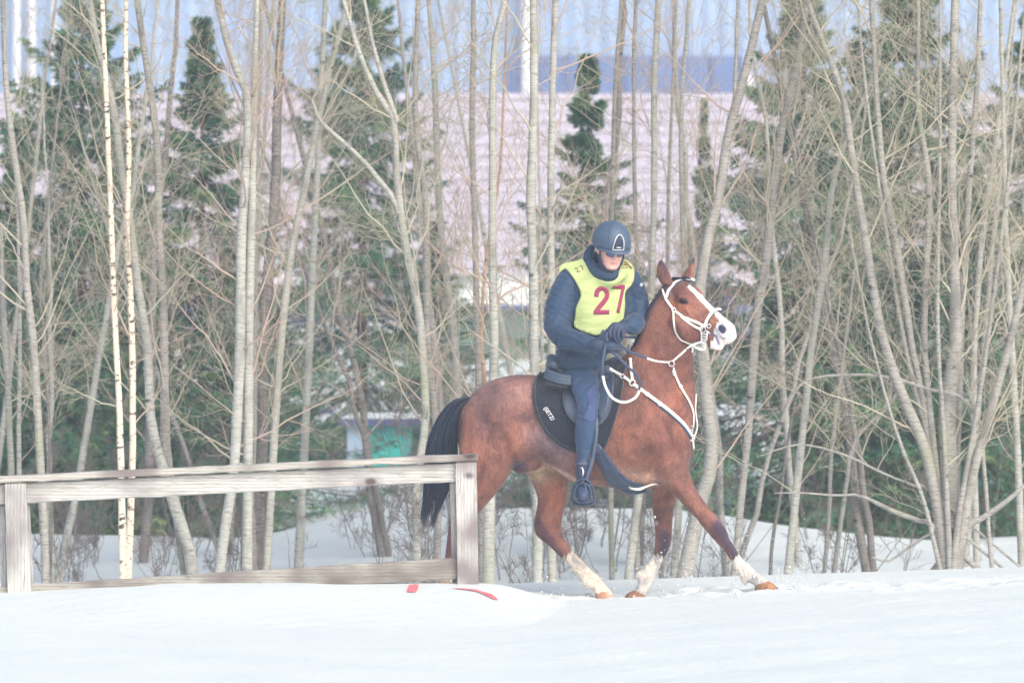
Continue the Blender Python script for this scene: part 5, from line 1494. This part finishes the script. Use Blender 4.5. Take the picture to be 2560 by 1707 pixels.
M['soft_blue'] = plain('soft_blue_paint', lin(176, 200, 222), None, 2, .6, bmp=0)
X = lambda sx, Y: (sx-1280)/368*Y/30
Z = lambda sy, Y: CZ-(sy-853.5)/368*Y/30
house = empty('house', (0, 92, 1)); tag(house, 'long low building with a large pale lilac tiled roof behind the trees', 'building')
x0, x1 = -19, 19
ez, rz_ = Z(665, 88), Z(236, 96)
mb = MB(); th = .25
mb.add([(x0,87.6,ez-.15),(x1,87.6,ez-.15),(x1,96,rz_),(x0,96,rz_),(x0,87.6,ez-.15-th),(x1,87.6,ez-.15-th),(x1,96,rz_-th),(x0,96,rz_-th),(x1,104.4,ez-.15),(x0,104.4,ez-.15),(x1,104.4,ez-.15-th),(x0,104.4,ez-.15-th)],
       [(0,1,2,3),(7,6,5,4),(4,5,1,0),(3,2,8,9),(11,10,6,7),(9,8,10,11),(1,5,6,2),(2,6,10,8),(0,3,7,4),(3,9,11,7)])
rf = mb.build('roof', M['roof'], house, False)
mb = MB()
nrow = 15
for k in range(nrow):       # overlapping courses of the roof
    t = (k+.5)/nrow; y = 87.6+8.4*t; z = ez-.15+(rz_-ez+.15)*t
    n = 300; xs = np.linspace(x0, x1, n)
    vs = []
    for xx in xs:
        wv = .03*math.sin(xx*9)
        vs += [(xx, y-.05, z+.010+wv*.2), (xx, y-.05, z+.022+wv*.3), (xx, y+.30, z+.155)]
    mb.add(vs, [(i*3+j, (i+1)*3+j, (i+1)*3+j+1, i*3+j+1) for i in range(n-1) for j in range(2)])
mb.build('tile_course', M['roof'], rf)
mb = MB(); mb.box((x0+.4, 88.6, -1), (x1-.4, 103.5, ez-.12)); mb.build('wall', M['navy_wall'], house, False)
mb = MB(); mb.box((x0+.5, 88.52, Z(738,88)), (x1-.5, 88.6, Z(700,88))); mb.build('fascia', M['brown_fascia'], house, False)
for k in range(9):
    xx = -16+k*4.1
    mb = MB(); mb.box((xx, 88.54, 2.15), (xx+1.6, 88.6, 2.6)); wi = mb.build('window', M['blue_window'], house, False)
    mb = MB()
    for a0, b0 in (((xx-.06, 88.50, 2.09), (xx+1.66, 88.54, 2.15)), ((xx-.06, 88.50, 2.60), (xx+1.66, 88.54, 2.66)), ((xx+.77, 88.50, 2.15), (xx+.83, 88.54, 2.60))): mb.box(a0, b0)
    mb.build('frame', M['white'], wi, False)
hall = empty('factory_hall', (0, 130, 1)); tag(hall, 'high pale blue metal hall beyond the lilac roof with a dark window band', 'building')
mb = MB(); YH = 130
n = 260; xs = np.linspace(-32, 32, n); vs = []
for i, xx in enumerate(xs):
    yy_ = YH-.06*(i % 2); vs += [(xx, yy_, -1), (xx, yy_, 17)]
mb.add(vs, [(i*2, (i+1)*2, (i+1)*2+1, i*2+1) for i in range(n-1)])
mb.box((-32, YH+.05, -1), (32, YH+25, 17)); mb.build('wall', M['blue_wall'], hall, False)
mb = MB(); mb.box((X(1275,YH), YH-.35, Z(236,YH)), (X(1850,YH), YH-.1, Z(142,YH))); wb = mb.build('window_band', M['blue_window'], hall, False)
for k in range(9):
    mb = MB(); xx = X(1275+k*72, YH); mb.box((xx-.06, YH-.42, Z(236,YH)), (xx+.06, YH-.352, Z(142,YH))); mb.build('mullion', M['navy_wall'], wb, False)
for sx, w_ in ((46,.22),(84,.22),(138,.12),(1317,.35),(1866,.4)):
    mb = MB(); zz0, zz1 = (2, 16) if sx != 1866 else (Z(300,YH), Z(190,YH))
    mb.tube([(X(sx,YH), YH-.5, zz0), (X(sx,YH), YH-.5, zz1)], w_/2, 12); mb.build('downpipe', M['white'], hall)
mb = MB(); mb.box((-30, YH-.3, 15.2), (30, YH-.1, 15.6)); mb.build('trim', M['navy_wall'], hall, False)
# lean-to of the hall with snow on top
def shed(label, sx0, sx1, sy_top, Y, depth, wallm, snow_px, door=None, name='shed', rise=.2):
    xa, xb = X(sx0, Y), X(sx1, Y); zt = Z(sy_top, Y); zs = Z(sy_top+snow_px, Y); zb = zg((xa+xb)/2, Y)-.3
    o = empty(name, ((xa+xb)/2, Y, zb)); tag(o, label, 'shed')
    mb = MB(); mb.box((xa+.1, Y, zb), (xb-.1, Y+depth, zs-.08)); mb.build('wall', wallm, o, False)
    mb = MB(); mb.box((xa, Y-.15, zs-.08), (xb, Y+depth+.15, zs)); mb.build('roof', M['navy_wall'], o, False)
    mb = MB(); n = 14; vs = []
    for i in range(n+1):
        for j in range(n+1):
            u_, w_ = i/n*2-1, j/n*2-1
            hh = (1-abs(u_)**6)*(1-abs(w_)**6)
            vs.append((xa+(xb-xa)*i/n, Y-.15+(depth+.3)*j/n, zs+.003+(zt-zs)*hh*(.85+.15*math.sin(i*1.3+j*.9))))
    mb.add(vs, [(i*(n+1)+j, (i+1)*(n+1)+j, (i+1)*(n+1)+j+1, i*(n+1)+j+1) for i in range(n) for j in range(n)]); mb.build('snow_cover', M['snow'], o)
    if door:
        mb = MB(); mb.box((X(door[0],Y), Y-.04, zb), (X(door[1],Y), Y-.003, Z(door[2],Y))); mb.build('door', door[3], o, False)
        mb = MB(); mb.box((X(door[1]-5,Y), Y-.07, (zb+Z(door[2],Y))/2-.04), (X(door[1]-3,Y), Y-.043, (zb+Z(door[2],Y))/2+.04)); mb.build('door_handle', M['steel'], o, False)
    return o
shed('shed with thick snow on its flat roof behind the large ringed aspen', 1120, 1350, 678, 72, 3, M['moss_wall'], 84)
shed('low teal shed with snow on its roof left of the horse tail', 850, 1045, 1034, 52, 1.2, M['teal'], 12, (868, 910, 1062, M['soft_blue']))
shed('pale blue shed under a rounded heap of snow behind the middle of the fence', 700, 840, 960, 62, 2.5, M['soft_blue'], 60)
shed('small teal shed peeking out behind the big pale aspen', 520, 600, 1105, 57, 2, M['teal'], 14)
shed('snow topped shed right of the horse muzzle', 1870, 2060, 738, 70, 3, M['navy_wall'], 90)
# ------------------------------------------------------------------ snow thrown up by the hooves
r9 = np.random.default_rng(3)
mb = MB()
def clod(c_, r_):
    vs = []
    for (x, y, z) in ((1,0,0),(-1,0,0),(0,1,0),(0,-1,0),(0,0,1),(0,0,-1)):
        k = r9.uniform(.6, 1.2)*r_; vs.append((c_[0]+x*k, c_[1]+y*k, c_[2]+z*k))
    mb.add(vs, [(0,2,4),(2,1,4),(1,3,4),(3,0,4),(2,0,5),(1,2,5),(3,1,5),(0,3,5)])
for cx, cy, sx, sy, n in ((1830,1375,35,35,60),(1720,1420,60,30,50),(1990,1390,40,40,34),(1900,1440,60,18,40),(1560,1440,60,20,20),(1990,1440,25,14,26),(1370,1330,50,60,12),(1650,1350,120,70,26),(1480,1440,60,20,14)):
    for _ in range(int(n*1.6)):
        x, y = r9.normal(cx, sx), r9.normal(cy, sy)
        if y > 1490 or y < 1180: continue
        clod(P(x, y, r9.uniform(29.45, 30.6)), r9.choice([.003,.004,.005,.007,.010], p=[.3,.3,.2,.14,.06]))
tag(mb.build('snow_spray', M['snow']), 'small clods of snow thrown up around the horse legs', 'snow', kind='stuff')
# clods and ruts on the ground
mb = MB()
for _ in range(160):
    x, y = r9.normal(1.2, 1.1), r9.normal(29.85, .4)
    clod((x, y, zg(x, y)+.004), r9.uniform(.004, .013))
tag(mb.build('snow_clods', M['snow']), 'loose lumps of snow lying around the hooves', 'snow', kind='stuff')
# ------------------------------------------------------------------ cold haze in the air
mb = MB(); mb.box((-60, -6, -3), (60, 160, 22))
hz = mb.build('haze', None, None, False)
m = bpy.data.materials.new('haze'); m.use_nodes = True; nt = m.node_tree; nt.nodes.clear()
pv = nt.nodes.new('ShaderNodeVolumePrincipled'); pv.inputs['Color'].default_value = (.90, .95, 1, 1)
pv.inputs['Density'].default_value = .0022; pv.inputs['Anisotropy'].default_value = .2
ou = nt.nodes.new('ShaderNodeOutputMaterial'); nt.links.new(pv.outputs[0], ou.inputs['Volume'])
hz.data.materials.append(m); tag(hz, 'thin pale winter haze in the air', 'haze', kind='stuff')
